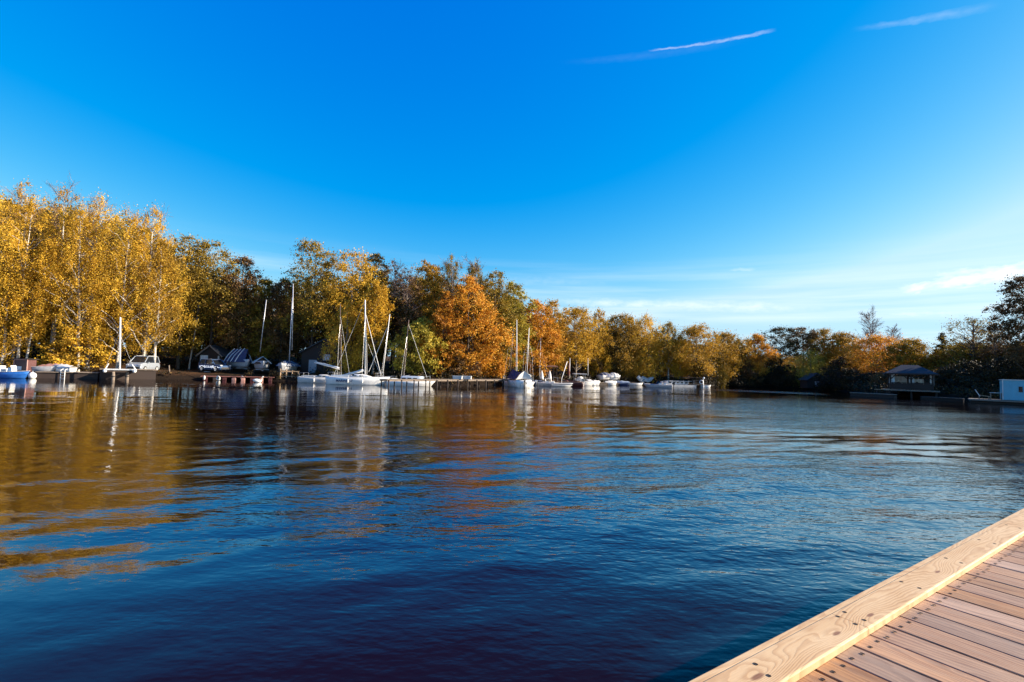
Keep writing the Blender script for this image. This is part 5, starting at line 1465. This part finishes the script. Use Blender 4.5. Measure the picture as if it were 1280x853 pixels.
for y in (-HD - ov, HD + ov): mb.box((0, y, ZE - .10), (2 * (HW + ov) + .06, .06, .16))
for x in (-HW - ov, HW + ov): mb.box((x, 0, ZE - .10), (.06, 2 * (HD + ov) - .06, .16))
mb.build('eaves', DARKWOOD, gr)
for x in (-HW, 0, HW):
    for y in (-HD, HD):
        mb = MB(); mb.box((x, y, (ZF + ZE) / 2 - .05), (.16, .16, ZE - ZF - .1)); mb.build('post', DARKWOOD, gr)
        mb = MB()
        for sgn in (1, -1):
            if abs(x + sgn * .6) <= HW: mb.tube([(x, y, ZE - .8), (x + sgn * .6, y, ZE - .16)], .05, 5)
        mb.build('brace', DARKWOOD, gr)
def curtain(x0, x1, y, z0, z1, along='x'):
    mb = MB(); n = 14; ro = []
    for i in range(n + 1):
        t = i / n; x = x0 + (x1 - x0) * t; d = .07 * math.sin(i * 1.7); zz = z0 + .28 * math.sin(PI * t) + .1 * math.sin(i * 1.1)
        ro.append([(x, y + d, zz), (x, y + d * .8, (zz + z1) / 2), (x, y + d * .3, z1)] if along == 'x' else [(y + d, x, zz), (y + d * .8, x, (zz + z1) / 2), (y + d * .3, x, z1)])
    mb.loft(ro, closed=False, cap=False); mb.build('curtain', CANVAS, gr, True)
curtain(-HW + .15, -.15, HD + .02, 1.55, 2.6); curtain(.15, HW - .5, HD + .02, 1.6, 2.3)
curtain(-HW - .05, -HW + .45, -HD + .14, 1.5, 2.85); curtain(HW - .25, HW + .15, -HD + .14, 1.4, 2.85); curtain(-.2, .3, -HD + .14, 1.6, 2.5)
curtain(-HD + .3, HD - .3, -HW + .1, 1.6, 2.6, 'y')
mb = MB(); mb.box((0, 0, ZF - .08), (2 * HW + 1.2, 2 * HD + 1.0, .14)); mb.build('floor', GREYWOOD, gr)
mb = MB()
for y in (-HD, HD):
    for x0, x1 in ((-HW, 0), (0, HW)):
        mb.box(((x0 + x1) / 2, y, ZF + .85), (HW - .2, .06, .08)); mb.box(((x0 + x1) / 2, y, ZF + .42), (HW - .2, .03, .72))
mb.build('balustrade', DARKWOOD, gr)
for x in (-HW - .3, 0, HW + .3):
    for y in (-HD, HD): mb = MB(); mb.tube([(x, y, -1.3), (x, y, ZF - .16)], .11, 8); mb.build('pile', DARKWOOD, gr)
g1 = on(1096, 497.0); g2 = on(1118, 498.2); r = stage('low dark jetty with a pale edge leading to the gazebo', on(1062, 495.2), g2, .42, 1.0, GREYWOOD)
p = at(1104, 490, gp_[1] - .3); r = thing('bench', 'pale bench board outside the gazebo curtains', 'bench', (p[0], p[1], .42 + .06), R(-18))
mb = MB(); mb.box((0, 0, .44), (1.7, .32, .06)); mb.build('seat', TANWOOD, r)
for x in (-.65, .65): mb = MB(); mb.box((x, 0, .2), (.07, .28, .42)); mb.build('leg', DARKWOOD, r)
stage('dark landing under the gazebo post, beside the bank', on(1150, 499.5), on(1205, 502.2), .28, 2.0, DARKWOOD)
# cabin raft
c1 = on(1212, 503.8); rz = R(-40); Lr = 10.5; c2 = c1 + np.array([math.cos(rz), math.sin(rz), 0]) * Lr; d_ = c2 - c1
rf = thing('cabin_raft', 'moored raft with a pale blue box cabin at the picture edge', 'houseboat', (c1[0], c1[1], 0), rz)
def x_at(px, py):
    q = at(px, 465, 50.0); k_ = q[0] / q[1]          # where the raft's front edge crosses the photo column
    u_ = d_[:2] / Lr
    return float((k_ * c1[1] - c1[0]) / (u_[0] - k_ * u_[1]))
xc0 = x_at(1253, 505.0)
zc0 = .45; 
ztop = at(1254, 475.5, on(1254, 505)[1])[2]
mb = MB(); mb.box((Lr / 2, 1.7, .34), (Lr, 3.4, .14)); mb.build('deck', GREYWOOD, rf)
for y in (.5, 2.9): mb = MB(); mb.tube([(0.1, y, .02), (Lr - .1, y, .02)], .26, 10); mb.build('float', DARKWOOD, rf)
CABL = 5.2
mb = MB(); mb.box((xc0 + CABL / 2, 1.75, (zc0 + ztop) / 2 + .0), (CABL, 2.5, ztop - zc0)); cbn = mb.build('cabin', TEAL, rf)
mb = MB(); mb.box((xc0 + CABL / 2, 1.75, ztop + .04), (CABL + .12, 2.62, .08)); mb.box((xc0 + .03, .48, (zc0 + ztop) / 2), (.08, .05, ztop - zc0)); mb.build('trim', OFFWHITE, rf)
mb = MB(); mb.box((xc0 + 1.3, .485, zc0 + 1.1), (.28, .05, .55)); mb.build('window', GLASSDK, cbn)
mb = MB()
for k in range(1, 9): mb.box((xc0 + .58 * k, .492, (zc0 + ztop) / 2), (.05, .02, ztop - zc0 - .1))
mb.build('battens', TEAL, cbn)['kind'] = 'stuff'
def on_raft(px, back, z=.41):
    ca, sa = math.cos(rz), math.sin(rz); x = x_at(px, 504.5)
    return (c1[0] + x * ca - back * sa, c1[1] + x * sa + back * ca, z)
ch = thing('deck_chair', 'white slanted deck chair on the raft beside the pale blue cabin', 'deck chair', on_raft(1226, 1.3), rz)
mb = MB(); mb.box((-.22, 0, .62), (.75, .6, .05), ry=R(62)); mb.build('backrest', CANVAS, ch)
mb = MB(); mb.box((.32, 0, .34), (.85, .6, .05), ry=R(8)); mb.build('seat', TANWOOD, ch)
for x in (-.1, .62):
    for y in (-.26, .26): mb = MB(); mb.box((x, y, .16), (.05, .05, .32)); mb.build('leg', GREYWOOD, ch)
tb = thing('table', 'small pale table between the deck chair and the pale blue cabin', 'table', on_raft(1246, 1.4), rz)
mb = MB(); mb.box((0, 0, .70), (.95, .7, .05)); mb.build('table_top', OFFWHITE, tb)
for x in (-.4, .4):
    for y in (-.28, .28): mb = MB(); mb.box((x, y, .34), (.06, .06, .68)); mb.build('leg', GREYWOOD, tb)
